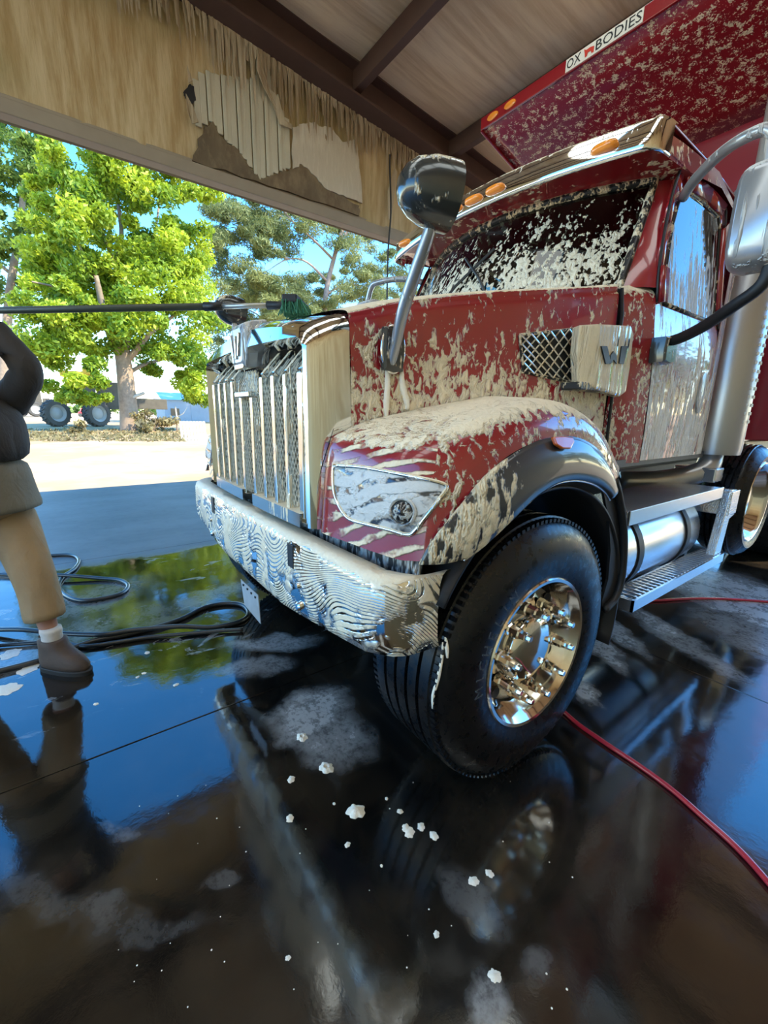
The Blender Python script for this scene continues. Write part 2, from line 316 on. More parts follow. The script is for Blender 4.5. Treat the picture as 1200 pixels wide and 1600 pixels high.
def adopt(o, parent):
    """keep o's world coordinates while hanging it under parent"""
    o.parent = parent
    p = parent
    while p.parent: p = p.parent
    o.matrix_parent_inverse = Matrix.Translation(-Vector(p.location)) if parent == p else Matrix.Identity(4)
def tag(o, label, cat, group=None, kind=None):
    o['label'] = label; o['category'] = cat
    if group: o['group'] = group
    if kind: o['kind'] = kind
    return o
def thing(name, loc, label, cat, group=None):
    o = bpy.data.objects.new(name, None); COL.objects.link(o); o.location = loc; o.empty_display_size = .2
    return tag(o, label, cat, group)
def struct(o): o['kind'] = 'structure'; return o
def crom(p, n):
    """Catmull-Rom through points -> n samples per span"""
    p = [Vector(q) for q in p]; out = []; m = len(p)
    for i in range(m-1):
        a = p[i-1] if i > 0 else p[0]*2-p[1]; d = p[i+2] if i+2 < m else p[m-1]*2-p[m-2]; b_, c_ = p[i], p[i+1]
        for k in range(n):
            t = k/n; out.append(.5*((2*b_)+(c_-a)*t+(2*a-5*b_+4*c_-d)*t*t+(3*b_-a-3*c_+d)*t**3))
    out.append(p[-1].copy()); return out
def patch(ctrl, nu=6, nv=6):
    rows = [crom(r, nv) for r in ctrl]; cols = list(zip(*rows)); g = [crom(c, nu) for c in cols]; return [list(r) for r in zip(*g)]
def mir(g): return [[Vector((-p[0], p[1], p[2])) for p in r] for r in g]
def bvh_of(g):
    m = MB().grid(g); return BVHTree.FromPolygons([Vector(v) for v in m.v], m.f)
def text_mesh(txt, size, extrude=.002):
    cu = bpy.data.curves.new('lettering', 'FONT'); cu.body = txt; cu.size = size; cu.extrude = extrude; cu.align_x = 'CENTER'; cu.align_y = 'CENTER'; cu.resolution_u = 2
    o = bpy.data.objects.new('lettering', cu); COL.objects.link(o); dg = bpy.context.evaluated_depsgraph_get()
    me = bpy.data.meshes.new_from_object(o.evaluated_get(dg)); bpy.data.objects.remove(o); return me

# ------------------------------------------------------------------ ground, slab, shed
g = MB(); N = 60
def gz(x, y): return -.06
xs = [-260+i*8 for i in range(66)]; g.grid([[Vector((x, y, -.06)) for x in xs] for y in [-260+i*8 for i in range(66)]])
o = struct(g.build('ground', 'dirt')); o['label'] = 'pale sandy yard outside the shed'
fl = struct(MB().box((-1.1, -1.0, -.10), (12.7, 20.0, .12)).build('floor', 'dark_metal')); fl['label'] = 'wet dark concrete wash bay floor'
XJ = [-7.42, -2.85, .092, 3.03, 5.2]; YJ = [-11, -3.9, 2.16, 8.2]
for i in range(4):
    for j in range(3):
        x0, x1, y0, y1 = XJ[i]+.0025, XJ[i+1]-.0025, YJ[j]+.0025, YJ[j+1]-.0025
        MB().box(((x0+x1)/2, (y0+y1)/2, -.03), (x1-x0, y1-y0, .06)).build('slab', 'wet_concrete', fl, bevel=.003)
GX = -3.35
def zb(y): return 5.36-.104*(y-.705)      # underside of the rafter, falls towards the rear
YA, YB = -9., 7.2
def zline(y, dz): return zb(y)+dz
SX0, SX1, SY1 = -.45, .38, 3.45     # translucent strip let into the roof
SX2, SX3 = 2.3, 3.5  # second strip, unseen, added to brighten the bay
rm = MB()
for (xa, xb_, ya, yb_) in ((GX-.35, SX0, YA, YB), (SX1, SX2, YA, YB), (SX3, 5.4, YA, YB), (SX0, SX1, SY1, YB), (SX2, SX3, SY1, YB)):
    rm.add([(x, y, zline(y, d)) for d in (.36, .46) for x, y in ((xa,ya),(xb_,ya),(xb_,yb_),(xa,yb_))], [(0,1,2,3),(7,6,5,4),(0,4,5,1),(1,5,6,2),(2,6,7,3),(3,7,4,0)])
ce = struct(rm.build('ceiling', 'metal_tan')); ce['label'] = 'sloping shed roof lined with brown stained insulation'
b = NB('skylight'); tl = b.n('ShaderNodeBsdfTranslucent'); b.set(tl.inputs[0], (.96,.86,.62,1)); b.t.links.new(tl.outputs[0], b.out.inputs[0]); MATS['skylight'] = b.m
for k, (xa, xb_) in enumerate(((SX0, SX1), (SX2, SX3))):
    o = struct(MB().add([(xa,YA,zline(YA,.40)),(xb_,YA,zline(YA,.40)),(xb_,SY1,zline(SY1,.40)),(xa,SY1,zline(SY1,.40))], [(0,1,2,3)]).build('window_%d' % (k+1), 'skylight')); o['label'] = 'translucent roof strip out of view, letting daylight into the bay'
PY = [2.695+1.64*k for k in range(-7, 3)]
edges = [YA]+PY+[YB]
for a, b_ in zip(edges[:-1], edges[1:]):      # sagging sheets of insulation between the purlins
    for xa, xb_ in (((GX, SX0), (SX1, SX2), (SX3, 5.2)) if a < 2.6 else ((GX, 5.2),)):
        gg = []
        for i in range(13):
            y = a+(b_-a)*i/12; sag = .05*math.sin(PI*i/12)
            gg.append([Vector((xa+(xb_-xa)*k/24, y, zline(y, .345)-sag*(.6+.4*math.sin(k*1.7+a)))) for k in range(25)])
        MB().grid(gg).build('insulation_sheet', 'ceiling_insulation', ce, smooth=True)
tp = [un(u, v, 'z', 5.2) for u, v in ((930,0),(950,12),(962,22),(975,14),(990,-12),(960,-20))]
for k, y in enumerate(PY):
    o = struct(MB().bar((GX+.05, y, zline(y, .225)), (5.2, y, zline(y, .225)), .10, .22).build('trim_%d' % (k+3), 'beam_brown', bevel=.006)); o['label'] = 'brown steel purlin under the roof insulation'
bm_ = MB(); rx = GX+.16
for (dx, w, dz, h) in ((0, .30, .012, .024), (0, .03, .17, .30), (0, .30, .33, .024)):
    bm_.bar((rx+dx, YA, zline(YA, dz)), (rx+dx, YB, zline(YB, dz)), w, h)
o = struct(bm_.build('trim_1', 'beam_brown')); o['label'] = 'large brown steel roof rafter above the insulated gable'
# gable wall hanging over the side opening
def wallgrid(x, y0, y1, z0, top, n=40, m=10, amp=.012):
    gg = []
    for i in range(n+1):
        y = y0+(y1-y0)*i/n; zt = top(y)
        gg.append([Vector((x+amp*math.sin(y*5.1+j)*math.sin(j*1.3+y), y, z0+(zt-z0)*j/m)) for j in range(m+1)])
    return gg
wl = struct(MB().grid(wallgrid(GX, YA, YB, 3.88, lambda y: zline(y, .34))).build('wall_left', 'fascia_insulation', smooth=True)); wl['label'] = 'gable wall lined with brown stained torn insulation'
MB().grid(wallgrid(GX-.16, YA, YB, 3.88, lambda y: zline(y, .36), amp=0)).build('siding', 'metal_tan', wl)
o = struct(MB().bar((GX+.01, YA, 3.915), (GX+.01, YB, 3.915), .14, .12).bar((GX-.02, YA, 4.0), (GX-.02, YB, 4.0), .05, .07).build('trim_2', 'trim_tan', bevel=.008)); o['label'] = 'tan steel trim along the lower edge of the gable'
def pxpoly(pts, x): return [un(u, v, 'x', x) for u, v in pts]
def ragged(p, amp, n=5):
    out = []
    for i in range(len(p)):
        a, b_ = p[i], p[(i+1) % len(p)]
        for k in range(n):
            q = a.lerp(b_, k/n)
            if k: q = q+Vector((0, random.uniform(-amp, amp), random.uniform(-amp, amp)))
            out.append(q)
    return out
cor = pxpoly([(303,130),(318,112),(345,120),(396,126),(399,90),(420,110),(430,132),(440,175),(455,198),(453,262),(440,266),(405,281),(372,234),(350,217),(330,189),(310,197)], GX+0.020)
ys = sorted(p.y for p in cor); y = ys[0]+.02; k = 0
while y < ys[-1]-.02:      # ribs of the bare metal sheet, cut off at the torn edge
    zc = []
    for i in range(len(cor)):
        a, b_ = cor[i], cor[(i+1) % len(cor)]
        if (a.y-y)*(b_.y-y) < 0: zc.append(a.z+(b_.z-a.z)*(y-a.y)/(b_.y-a.y))
    zc.sort(); w = .035 if k % 3 == 2 else .06
    if len(zc) >= 2: MB().box((GX+0.035 if k % 3 == 2 else GX+0.022, y, (zc[0]+zc[-1])/2), (.02, w+.004, zc[-1]-zc[0]+.02)).build('metal_rib', 'metal_tan', wl, bevel=.006)
    y += w; k += 1
MB().prism(ragged(pxpoly([(456,200),(470,195),(490,192),(500,199),(517,200),(534,223),(555,220),(560,250),(565,318),(540,309),(510,297),(490,275),(470,257),(457,265)], GX+0.025), .012), (.02,0,0)).build('bare_lining', 'white_lining', wl)
MB().prism(ragged(pxpoly([(318,200),(332,191),(350,219),(372,236),(405,282),(440,268),(455,266),(470,258),(490,276),(515,300),(560,322),(560,338),(420,292),(300,252)], GX+0.015), .02), (.022,0,0)).build('dirty_lining', 'dirty_lining', wl)
MB().prism(ragged(pxpoly([(286,145),(296,132),(303,136),(306,158),(298,163),(289,153)], GX+0.025), .006), (.01,0,0)).build('tear_hole', 'black', wl)
for pl in ([(289,150),(300,172),(308,196),(299,196),(291,176)], [(291,106),(300,130),(293,134)], [(400,92),(411,118),(418,140),(432,158),(441,190),(454,200),(452,206),(436,196),(424,165),(408,140),(398,112)], [(605,300),(615,262),(618,270),(612,330),(606,345)]):
    p = pxpoly(pl, GX+0.040); MB().prism([q+Vector((random.uniform(0,.06),0,0)) for q in p], (.012,0,0)).build('torn_flap', 'fascia_fringe', wl)
fr = MB()
for i in range(900):
    y = random.uniform(-1.2, 5.5); L = random.random()**2.2*.5+.06; w = random.uniform(.008,.03); zt = zline(y, .03); x = GX+0.035+random.uniform(0,.03)
    fr.add([(x,y-w,zt),(x,y+w,zt),(x+.01,y+w*.4+random.uniform(-.01,.01),zt-L),(x+.01,y-w*.4,zt-L*random.uniform(.8,1))], [(0,1,2,3)])
o = fr.build('hanging_fringe', 'fascia_fringe', wl, fix=False); o['kind'] = 'stuff'
wr = struct(MB().grid(wallgrid(5.2, YA, YB, -.06, lambda y: zline(y, .34), amp=.03)).build('wall_right', 'wall_insulation', smooth=True)); wr['label'] = 'insulated side wall of the wash bay'
p0 = un(609, 262, 'x', GX+.1); p1 = un(606, 400, 'x', GX+.1)
o = MB().tube(crom([p0+Vector((0,0,.15)), p0, p0.lerp(p1, .5)+Vector((.02,.02,0)), p1, Vector((p1.x, p1.y, 2.6)), Vector((p1.x, p1.y-.02, 2.0))], 5), .012, 6).build('hanging_cable', 'wire'); tag(o, 'thin dark frayed cable dangling from the torn gable lining', 'cable')

# ------------------------------------------------------------------ the truck
T = thing('dump_truck', (0, 3.2, 0), 'dark red dump truck covered in soap foam in the wash bay', 'truck')
def B(mb, name, mat, parent=None, **kw): return mb.build(name, mat, parent or T, **kw)
# bumper: swept ends, lower edge rising outwards
def bump_path(n=60):
    out = []
    for i in range(n+1):
        x = -1.0+2.0*i/n; out.append((x*1.04, .035*max(0, abs(x)-.55)**1.2))
    e = [(1.09,.035),(1.125,.06),(1.145,.095),(1.155,.15),(1.16,.22)]
    return [(-a, c) for a, c in reversed(e)]+out+e
rows = []
for (x, y) in bump_path():
    ax = abs(x); z0 = .63+.085*min(1, max(0, (ax-.42)/.68))**1.0; z1 = .985; bx_ = 1 if ax < 1.05 else 0
    rows.append([Vector((x*.985, y+.10, z1-.012)), Vector((x*.995, y+.035, z1)), Vector((x, y+.01, z1-.012)), Vector((x, y, z1-.04)), Vector((x, y-.004, (z0+z1)/2)), Vector((x, y, z0+.05)), Vector((x*.997, y+.012, z0+.012)), Vector((x*.985, y+.06, z0))])
bump = B(MB().grid(rows), 'bumper', 'bumper_chrome', smooth=True)
for s in (-1, 1):
    B(MB().box((s*.55, -.0035, .905), (.052, .005, .098)), 'tow_slot', 'black', bump, bevel=.004)
    B(MB().lathe([(-.014,0),(-.014,.012),(-.008,.018),(.004,.018)], (s*.614, 0, .714), 'y', 12), 'bolt', 'chrome', bump, smooth=True, ang=40)
    B(MB().lathe([(-.012,0),(-.012,.009),(-.006,.013),(.004,.013)], (s*.614, 0, .80), 'y', 12), 'bolt', 'chrome', bump, smooth=True, ang=40)
pl = B(MB().add([un(376,905,'y',.05), un(403,930,'y',.05), un(407,975,'y',.04), un(382,945,'y',.04)], [(0,1,2,3)]), 'license_plate', 'plate_grey', solid=.004)
for k in range(4):
    q = un(380+k*6.2, 914+k*6.4, 'y', .046); B(MB().box(q, (.012, .006, .010)), 'plate_hole', 'black', pl)
# valance behind / above bumper
B(MB().grid([[Vector((x, .14+.05*max(0, abs(x)-.6)**1.3, z)) for z in (.90,.96,1.0,1.055)] for x in [-1.12+.07*i for i in range(33)]]), 'valance', 'valance_black', smooth=True, solid=-.02)
# grille shell: front rim, side and top return
def loop(h, zt, zc, zbm, wb, r=.09, n=8):
    """half outline from bottom up to centre top"""
    pts = [(wb, zbm), (wb+(h-wb)*.5, (zbm+zt-r)/2), (h, zt-r)]
    for k in range(1, n+1):
        a = PI/2*k/n; pts.append((h-r+r*math.cos(a), zt-r+r*math.sin(a)))
    for k in range(1, 9):
        t = k/8; pts.append(((h-r)*(1-t), zt+(zc-zt)*math.sin(t*PI/2)))
    return pts
def full(lp): return [(x, z) for x, z in lp]+[(-x, z) for x, z in reversed(lp[:-1])]
def shell_ring(lp, yf): return [Vector((x, yf(x, z), z)) for x, z in full(lp)]
bow = lambda x: .012*(x/.65)**2
rg = [shell_ring(loop(.655,1.815,1.852,1.40,.668,.07), lambda x, z: .212),
      shell_ring(loop(.658,1.795,1.845,1.22,.670,.08), lambda x, z: .13+bow(x)),
      shell_ring(loop(.655,1.770,1.83,1.03,.664,.09), lambda x, z: .070+bow(x)),
      shell_ring(loop(.643,1.750,1.80,1.03,.652,.09), lambda x, z: .035+bow(x)),
      shell_ring(loop(.622,1.715,1.73,1.03,.634,.045), lambda x, z: .022+bow(x)),
      shell_ring(loop(.612,1.705,1.716,1.03,.622,.035), lambda x, z: .045+bow(x)),
      shell_ring(loop(.608,1.70,1.71,1.03,.616,.035), lambda x, z: .19)]
shell = B(MB().grid(rg), 'grille_shell', 'shell_chrome', smooth=True, ang=38)
for s in (-1, 1):   # lower leg of the shell side, in front of the headlamp panel
    B(MB().grid(patch([[(s*.667,.055,1.03),(s*.668,.075,1.03),(s*.672,.10,1.03)],[(s*.667,.062,1.2),(s*.672,.09,1.2),(s*.676,.12,1.2)],[(s*.667,.13,1.40),(s*.668,.17,1.41),(s*.668,.205,1.42)]], 5, 4)), 'shell_leg', 'shell_chrome', shell, smooth=True)
B(MB().box((0, .20, 1.36), (1.2, .01, .72)), 'radiator_screen', 'black')
# grille: bars, rails, centre frame, diamond mesh
gr = B(MB().box((0, .168, 1.065), (1.19, .03, .05)), 'grille_frame', 'bar_chrome', bevel=.004)
GY = lambda x: .062+.012*(x/.6)**2
def gbar(x, w, z0=1.05, zk=1.60, z1=1.690, d=.05, name='grille_bar'):
    y = GY(x); m = MB()
    for a, c in (((x, y, z0), (x, y, zk)), ((x, y, zk-.004), (x*.99, y+.085, z1))): m.bar(a, c, w, d, up=(0,1,0))
    return B(m, name, 'bar_chrome', gr, bevel=.004)
for x in (.20, .32, .435, .557):
    for s in (-1, 1): gbar(s*x, .030 if x < .5 else .038)
for s in (-1, 1):
    gbar(s*.072, .030, 1.05, 1.52, 1.53, name='centre_bar')
    m = MB(); xs_ = [.07+.055*i for i in range(10)]
    for a, c in zip(xs_[:-1], xs_[1:]): m.bar((s*a, GY(a)-.012, 1.045), (s*c, GY(c)-.012, 1.045), .055, .055)
    B(m, 'bottom_rail', 'bar_chrome', gr)
    xo = .575; B(MB().bar((s*xo, GY(xo), 1.03), (s*xo, GY(xo), 1.60), .03, .04, up=(0,1,0)), 'side_rail', 'bar_chrome', gr, bevel=.005)
B(MB().box((0, .045, 1.532), (.19, .05, .022)), 'latch_frame', 'bar_chrome', gr, bevel=.004)
B(MB().box((0, .085, 1.59), (.16, .03, .10)), 'latch_recess', 'rubber_foam', gr, bevel=.004)
ms = MB(); dx, dz, w = .031, .045, .0062; H0, H1, X1 = 1.05, 1.70, .58
k = -60
while k < 90:
    for sg in (1, -1):
        xa = -X1+k*dx*1.0; pts = []
        x0 = xa if sg > 0 else -xa
        n = 26
        seg = []
        for i in range(n+1):
            z = H0+(H1-H0)*i/n; x = x0+sg*(z-H0)*dx/dz
            if abs(x) <= X1: seg.append(Vector((x, GY(x)+.018+max(0, z-1.60)*.62, z)))
        for a, c in zip(seg[:-1:3], seg[3::3]): ms.bar(a, c, w, .006, up=(0,1,0))
    k += 1.0
o = B(ms, 'grille_mesh', 'mesh_grey', gr, fix=False); o['kind'] = 'stuff'
em = B(MB().loft([[Vector((x*w_, y, zc+z*h)) for x, z in ((-.42,-.5),(.42,-.5),(.5,-.2),(.5,.3),(.38,.5),(-.38,.5),(-.5,.3),(-.5,-.2))] for (y, w_, h, zc) in ((.13,.21,.19,1.765),(.07,.21,.20,1.75),(.025,.195,.185,1.742),(.010,.15,.14,1.742))]), 'emblem_housing', 'mirror_grey', bevel=.008)
for (cx_, cz_, w_, a_) in ((-.042,1.745,.014,-.25),(0,1.735,.014,.0),(.042,1.745,.014,.25)):
    B(MB().box((cx_, .008, cz_), (w_, .012, .10), Matrix.Rotation(a_, 3, 'Y')), 'emblem_bar', 'bar_chrome', em, bevel=.003)
B(MB().box((0, .035, 1.655), (.115, .04, .022)), 'emblem_base', 'bar_chrome', em, bevel=.004)

# hood: sides and top in one skin
HS = [(.205,.668,1.40,.655,1.815,1.852),(.45,.715,1.44,.70,1.885,1.925),(.80,.785,1.50,.775,1.955,1.995),(1.15,.845,1.50,.835,2.015,2.06),(1.575,.925,1.36,.915,2.085,2.13)]
ct = []
for (y, xb, zbm, xt, zt, zc) in HS:
    half = [(xb, zbm), (xb-.003, (zbm*2+zt)/3), (xt+.004, zt-.10), (xt-.008, zt-.03), (xt-.045, zt+.006), (xt*.6, zt+(zc-zt)*.75), (0, zc)]
    ct.append([Vector((x, y, z)) for x, z in half]+[Vector((-x, y, z)) for x, z in reversed(half[:-1])])
HG = patch(ct, 8, 5); hood = B(MB().grid(HG), 'hood', 'hood_red', smooth=True); HB = bvh_of(HG)
def on(bvh, u, v, off=.004):
    q, nrm, i, d = bvh.ray_cast(CAM, ray(u, v))
    if q is None: return None, None
    if nrm.dot(CAM-q) < 0: nrm = -nrm
    return q+nrm*off, nrm
# fender skin: front lamp panel wrapping round to the side, then up over the shelf to the hood
FS = [((.690,.060,1.025),(.692,.075,1.22),(.695,.10,1.355),(.69,.17,1.395),(.672,.205,1.408)),
      ((.85,.075,1.025),(.85,.088,1.22),(.85,.118,1.352),(.82,.19,1.395),(.69,.27,1.432)),
      ((1.0,.100,1.022),(.998,.114,1.22),(.985,.15,1.355),(.93,.25,1.405),(.70,.34,1.448)),
      ((1.10,.140,1.02),(1.095,.155,1.22),(1.068,.20,1.372),(1.0,.31,1.42),(.715,.42,1.465)),
      ((1.165,.185,1.06),(1.16,.22,1.25),(1.12,.29,1.405),(1.04,.40,1.45),(.735,.54,1.49)),
      ((1.20,.33,1.27),(1.185,.36,1.36),(1.145,.42,1.448),(1.06,.53,1.485),(.765,.68,1.515)),
      ((1.205,.55,1.37),(1.195,.57,1.425),(1.155,.62,1.488),(1.07,.70,1.52),(.80,.84,1.54)),
      ((1.205,.83,1.385),(1.195,.84,1.43),(1.155,.86,1.482),(1.075,.92,1.51),(.84,1.03,1.525)),
      ((1.205,1.03,1.32),(1.195,1.045,1.365),(1.155,1.08,1.415),(1.08,1.12,1.43),(.88,1.2,1.44)),
      ((1.205,1.175,1.19),(1.195,1.22,1.22),(1.16,1.28,1.255),(1.09,1.32,1.265),(.92,1.36,1.28))]
FS = [((.664,.13,1.025),(.664,.14,1.22),(.666,.165,1.355),(.668,.195,1.395),(.668,.208,1.408))]+FS
FS = [[Vector(p) for p in r] for r in FS]
FG = patch(FS, 7, 6); FB = bvh_of(FG)
NP = 7*4+4
for s in (1, -1):
    gg = FG if s == 1 else mir(FG)
    B(MB().grid([r for r in gg[:NP+1]]), 'lamp_panel', 'panel_red', smooth=True)
    B(MB().grid([r for r in gg[NP:]]), 'fender', 'fender_red', smooth=True)
# black wheel-arch flare
fo = [(.125,1.03),(.165,1.11),(.28,1.235),(.365,1.30),(.525,1.365),(.66,1.39),(.84,1.385),(1.01,1.33),(1.12,1.25),(1.178,1.18)]
fi = [(.29,1.025),(.345,1.065),(.44,1.14),(.50,1.175),(.575,1.212),(.69,1.244),(.82,1.245),(.95,1.22),(1.05,1.18),(1.11,1.14)]
fx = [1.165,1.185,1.207,1.209,1.209,1.209,1.209,1.209,1.207,1.205]
ctl = [[(fx[i], *fo[i]), (fx[i]+.03, (fo[i][0]*.6+fi[i][0]*.4), (fo[i][1]*.6+fi[i][1]*.4)), (fx[i]+.034, *fi[i]), (fx[i]+.01, fi[i][0]+.004, fi[i][1]-.012)] for i in range(10)]
FLG = patch(ctl, 6, 4); FLB = bvh_of(FLG)
for s in (1, -1):
    fl_ = B(MB().grid(FLG if s == 1 else mir(FLG)), 'wheel_arch_flare', 'trim_black', smooth=True, solid=s*.012)
    B(MB().tube([(s*(c[2][0]), c[2][1], c[2][2]) for c in FLG], .004, 6) if False else MB().tube([(s*p[-2][0], p[-2][1], p[-2][2]-.003) for p in FLG], .005, 6), 'flare_lip', 'brushed', fl_, smooth=True)
    # liner round the wheel, rear edge thick
    L = []
    for k in range(41):
        a = math.radians(150-(150+18)*k/40); r = .64+.03*(k/40); L.append([Vector((s*x, .76+r*math.cos(a), .56+r*math.sin(a))) for x in (.70,.9,1.1,1.19)])
    B(MB().grid(L), 'wheel_liner', 'dark_metal', smooth=True, solid=.012)
    E_ = [Vector((s*1.195, y, z)) for y, z in ((1.19,1.20),(1.25,1.13),(1.33,1.0),(1.385,.85),(1.405,.70),(1.37,.615),(1.28,.575))]
    B(MB().tube(crom(E_, 6), .018, 8), 'liner_edge', 'dark_metal', smooth=True)
    B(MB().prism([Vector((s*1.17, y, z)) for y, z in ((1.12,1.18),(1.19,1.20),(1.25,1.13),(1.33,1.0),(1.385,.85),(1.405,.70),(1.37,.615),(1.28,.575),(1.27,.62),(1.30,.72),(1.28,.87),(1.22,1.02))], (s*.012,0,0)), 'liner_flange', 'dark_metal')
# headlamps
hl_px = crom([(524,727.5,0),(565,730,0),(608,737.5,0),(655,747,0),(688,755,0),(697.5,762,0),(690,775,0),(665,808,0),(650,828,0),(638,835,0),(608,827,0),(575,819,0),(548,811,0),(534,795,0),(524,770,0),(522,740,0),(524,727.5,0)], 4)[:-1]
cu, cv = 605, 778
def lamp(bvh, s):
    rings = []
    for t in (1, .8, .6, .4, .2):
        r_ = []
        for p in hl_px:
            q, nrm = on(bvh, cu+(p.x-cu)*t, cv+(p.y-cv)*t, .004+.012*(1-t*t)); r_.append(Vector((s*q.x, q.y, q.z)))
        rings.append(r_)
    h = B(MB().loft(rings, cap=True), 'headlamp', 'hlamp', smooth=True, ang=60)
    edge = rings[0]+[rings[0][0], ]; B(MB().tube(edge, .0075, 6), 'bezel', 'bar_chrome', h, smooth=True)
    q, nrm = on(bvh, 631, 799, .012); 
    if s == -1: q.x = -q.x; nrm.x = -nrm.x
    xa = nrm.orthogonal().normalized(); ya = nrm.cross(xa)
    for nm, r0, r1, mat, of in (('lamp_ring', .036, .046, 'hlamp', .004), ('projector_lens', 0, .036, 'lens_foam', .004)):
        n = 24; vs = []
        for (rr, hh) in ((r1, 0), ((r0+r1)/2 if r0 else r1*.75, of+.006), (r0 if r0 else .001, of if r0 else of+.014)):
            vs.append([q+nrm*hh+(xa*math.cos(2*PI*k/n)+ya*math.sin(2*PI*k/n))*rr for k in range(n)])
        B(MB().loft(vs, cap=False), nm, mat, h, smooth=True)
lamp(FB, 1); lamp(FB, -1)
# side marker
mk = [on(FLB, u, v, .006)[0] for u, v in ((857,685),(872,684),(888,686),(890,693),(884,703),(872,703),(862,697))]
if all(mk):
    mk_ = B(MB().prism(mk, (.014,0,.004)), 'side_marker', 'amber_dark', bevel=.004)
# fender mirrors on stalks
def fmirror(s):
    def P(x, y, z): return Vector((s*x, y, z))
    base = [P(.70+.012, .36, 1.69)]
    m = MB().loft([[P(.700+d, .36+cy_*k, 1.69+cz_*k) for cy_, cz_ in ((-.045,-.075),(.0,-.08),(.045,-.075),(.05,0),(.045,.075),(0,.08),(-.045,.075),(-.05,0))] for d, k in ((0,1),(.018,1),(.026,.85))])
    bs = B(m, 'mirror_base', 'mirror_black', smooth=True, ang=35)
    B(MB().tube([P(.712+.0, .36+.053*math.cos(a), 1.69+.083*math.sin(a)) for a in [2*PI*k/24 for k in range(25)]], .006, 6), 'base_rim', 'chrome', bs, smooth=True)
    pts = [P(.715,.35,1.64), P(.745,.345,1.70), P(.80,.33,1.80), P(.87,.32,1.90), P(.93,.315,1.99), P(.955,.315,2.04)]
    B(MB().tube(crom(pts, 5), [.016+.006*math.sin(i/25*PI) for i in range(26)], 8), 'mirror_stalk', 'mirror_grey', bs, smooth=True)
    c = P(.965,.315,2.095); f = Vector((s*.35, .93, -.10)).normalized(); up = Vector((0,.1,1)); xa = f.cross(up).normalized(); up = xa.cross(f)
    rings = []
    for d, k in ((.052,.90),(.05,1.0),(.02,1.0),(-.03,.96),(-.075,.80),(-.105,.55),(-.12,.25)):
        r_ = []
        for i in range(28):
            a = 2*PI*i/28; r = .085*(1+.10*math.cos(a*2)); r_.append(c+f*d+xa*(math.cos(a)*r*k*.95)+up*(math.sin(a)*r*k*1.2))
        rings.append(r_)
    h = B(MB().loft(rings), 'mirror_head', 'mirror_black', bs, smooth=True, ang=50)
fmirror(1); fmirror(-1)

# side air intake: mesh opening and chrome cover
iv = [on(HB, u, v, .004) for u, v in ((811,524),(900,514),(902,600),(816,581))]
vn = Vector((.98,-.2,0)).normalized()
p4 = [q for q, n_ in iv]
vt = B(MB().prism(p4, vn*-.0+Vector((.003,0,0))), 'intake_opening', 'black')
B(MB().tube(p4+[p4[0]], .008, 6), 'intake_rim', 'rubber_foam', vt)
def bil(a, c): return (p4[0].lerp(p4[1], a)).lerp(p4[3].lerp(p4[2], a), c)
ms = MB(); na, nc = 6, 4
for k in range(-nc, na+1):
    for sg in (0, 1):
        pts = []
        for i in range(21):
            c = i/20; a = (k+c*nc)/na if sg == 0 else (k+nc-c*nc)/na
            if 0 <= a <= 1: pts.append(bil(a, c)+vn*.010)
        if len(pts) > 1:
            ms.tube([pts[0], pts[-1]], .0036, 5)
B(ms, 'intake_mesh', 'bar_chrome', vt, fix=False)
cx0, cx1 = [], []
def side_pt(u, v, x): return un(u, v, 'x', x)
cvp = [(905,508,.945),(935,506,.985),(986,509,.985),(990,520,.985),(984,575,.985),(978,612,.985),(968,620,.985),(930,608,.985),(903,596,.945),(901,550,.945)]
outer = [side_pt(*q) for q in cvp]; inner = [Vector((p.x-.05, p.y+.03, p.z)) for p in outer]; mid = sum(outer, Vector())/len(outer)
front = [Vector((.99 if p.x > .96 else .955, 0, 0))+Vector((0, mid.y+(p.y-mid.y)*.93, mid.z+(p.z-mid.z)*.92)) for p in outer]
ic = B(MB().loft([inner, outer, front]), 'intake_cover', 'cover_foam', bevel=.006)
B(MB().box((.93, (outer[6].y+outer[8].y)/2, outer[8].z-.02), (.10, .40, .035)), 'cover_sill', 'rubber_foam', ic, bevel=.006)
for pts_ in ([(940,540),(947,540),(952,566),(959,566),(964,543),(969,543),(962,575),(948,575)], [(951,550),(956,548),(960,570),(955,571)], [(968,545),(973,545),(966,575),(961,575)]):
    pass
# the W shaped badge: two outer bars, a middle peak
def bdg(u, v): return un(u, v, 'x', .992)
for q in ([(938,541),(947,541),(953,568),(945,569)], [(952,556),(957,549),(962,556),(962,569),(957,562),(952,569)], [(966,568),(970,541),(979,541),(973,569)]):
    B(MB().prism([bdg(*p) for p in q], (.006,0,0)), 'badge_bar', 'black', ic)

# ---------------- cab
XC = 1.0
# windshield surface
def ws(x, t): yy = 1.42+.26*(x/.85)**2+.30*t; return Vector((x*(1-.04*t), yy, 2.10+.57*t))
WX = [-.86+.086*i for i in range(21)]
wind = B(MB().grid([[ws(x, t/10) for t in range(11)] for x in WX]), 'windshield', 'windshield_glass', smooth=True)
rim = [ws(x, 0) for x in WX]+[ws(.86, t/6) for t in range(1, 7)]+[ws(x, 1) for x in reversed(WX[:-1])]+[ws(-.86, t/6) for t in (5,4,3,2,1,0)]
B(MB().tube([p+Vector((0,-.008,0)) for p in rim], .021, 8), 'windshield_seal', 'rubber_foam', wind, smooth=True)
for s in (1, -1):   # wipers
    B(MB().tube([ws(s*.25,.0)+Vector((0,-.03,.0)), ws(s*.1,.3)+Vector((0,-.03,0)), ws(-s*.12,.62)+Vector((0,-.03,0))], .009, 6), 'wiper', 'black', wind)
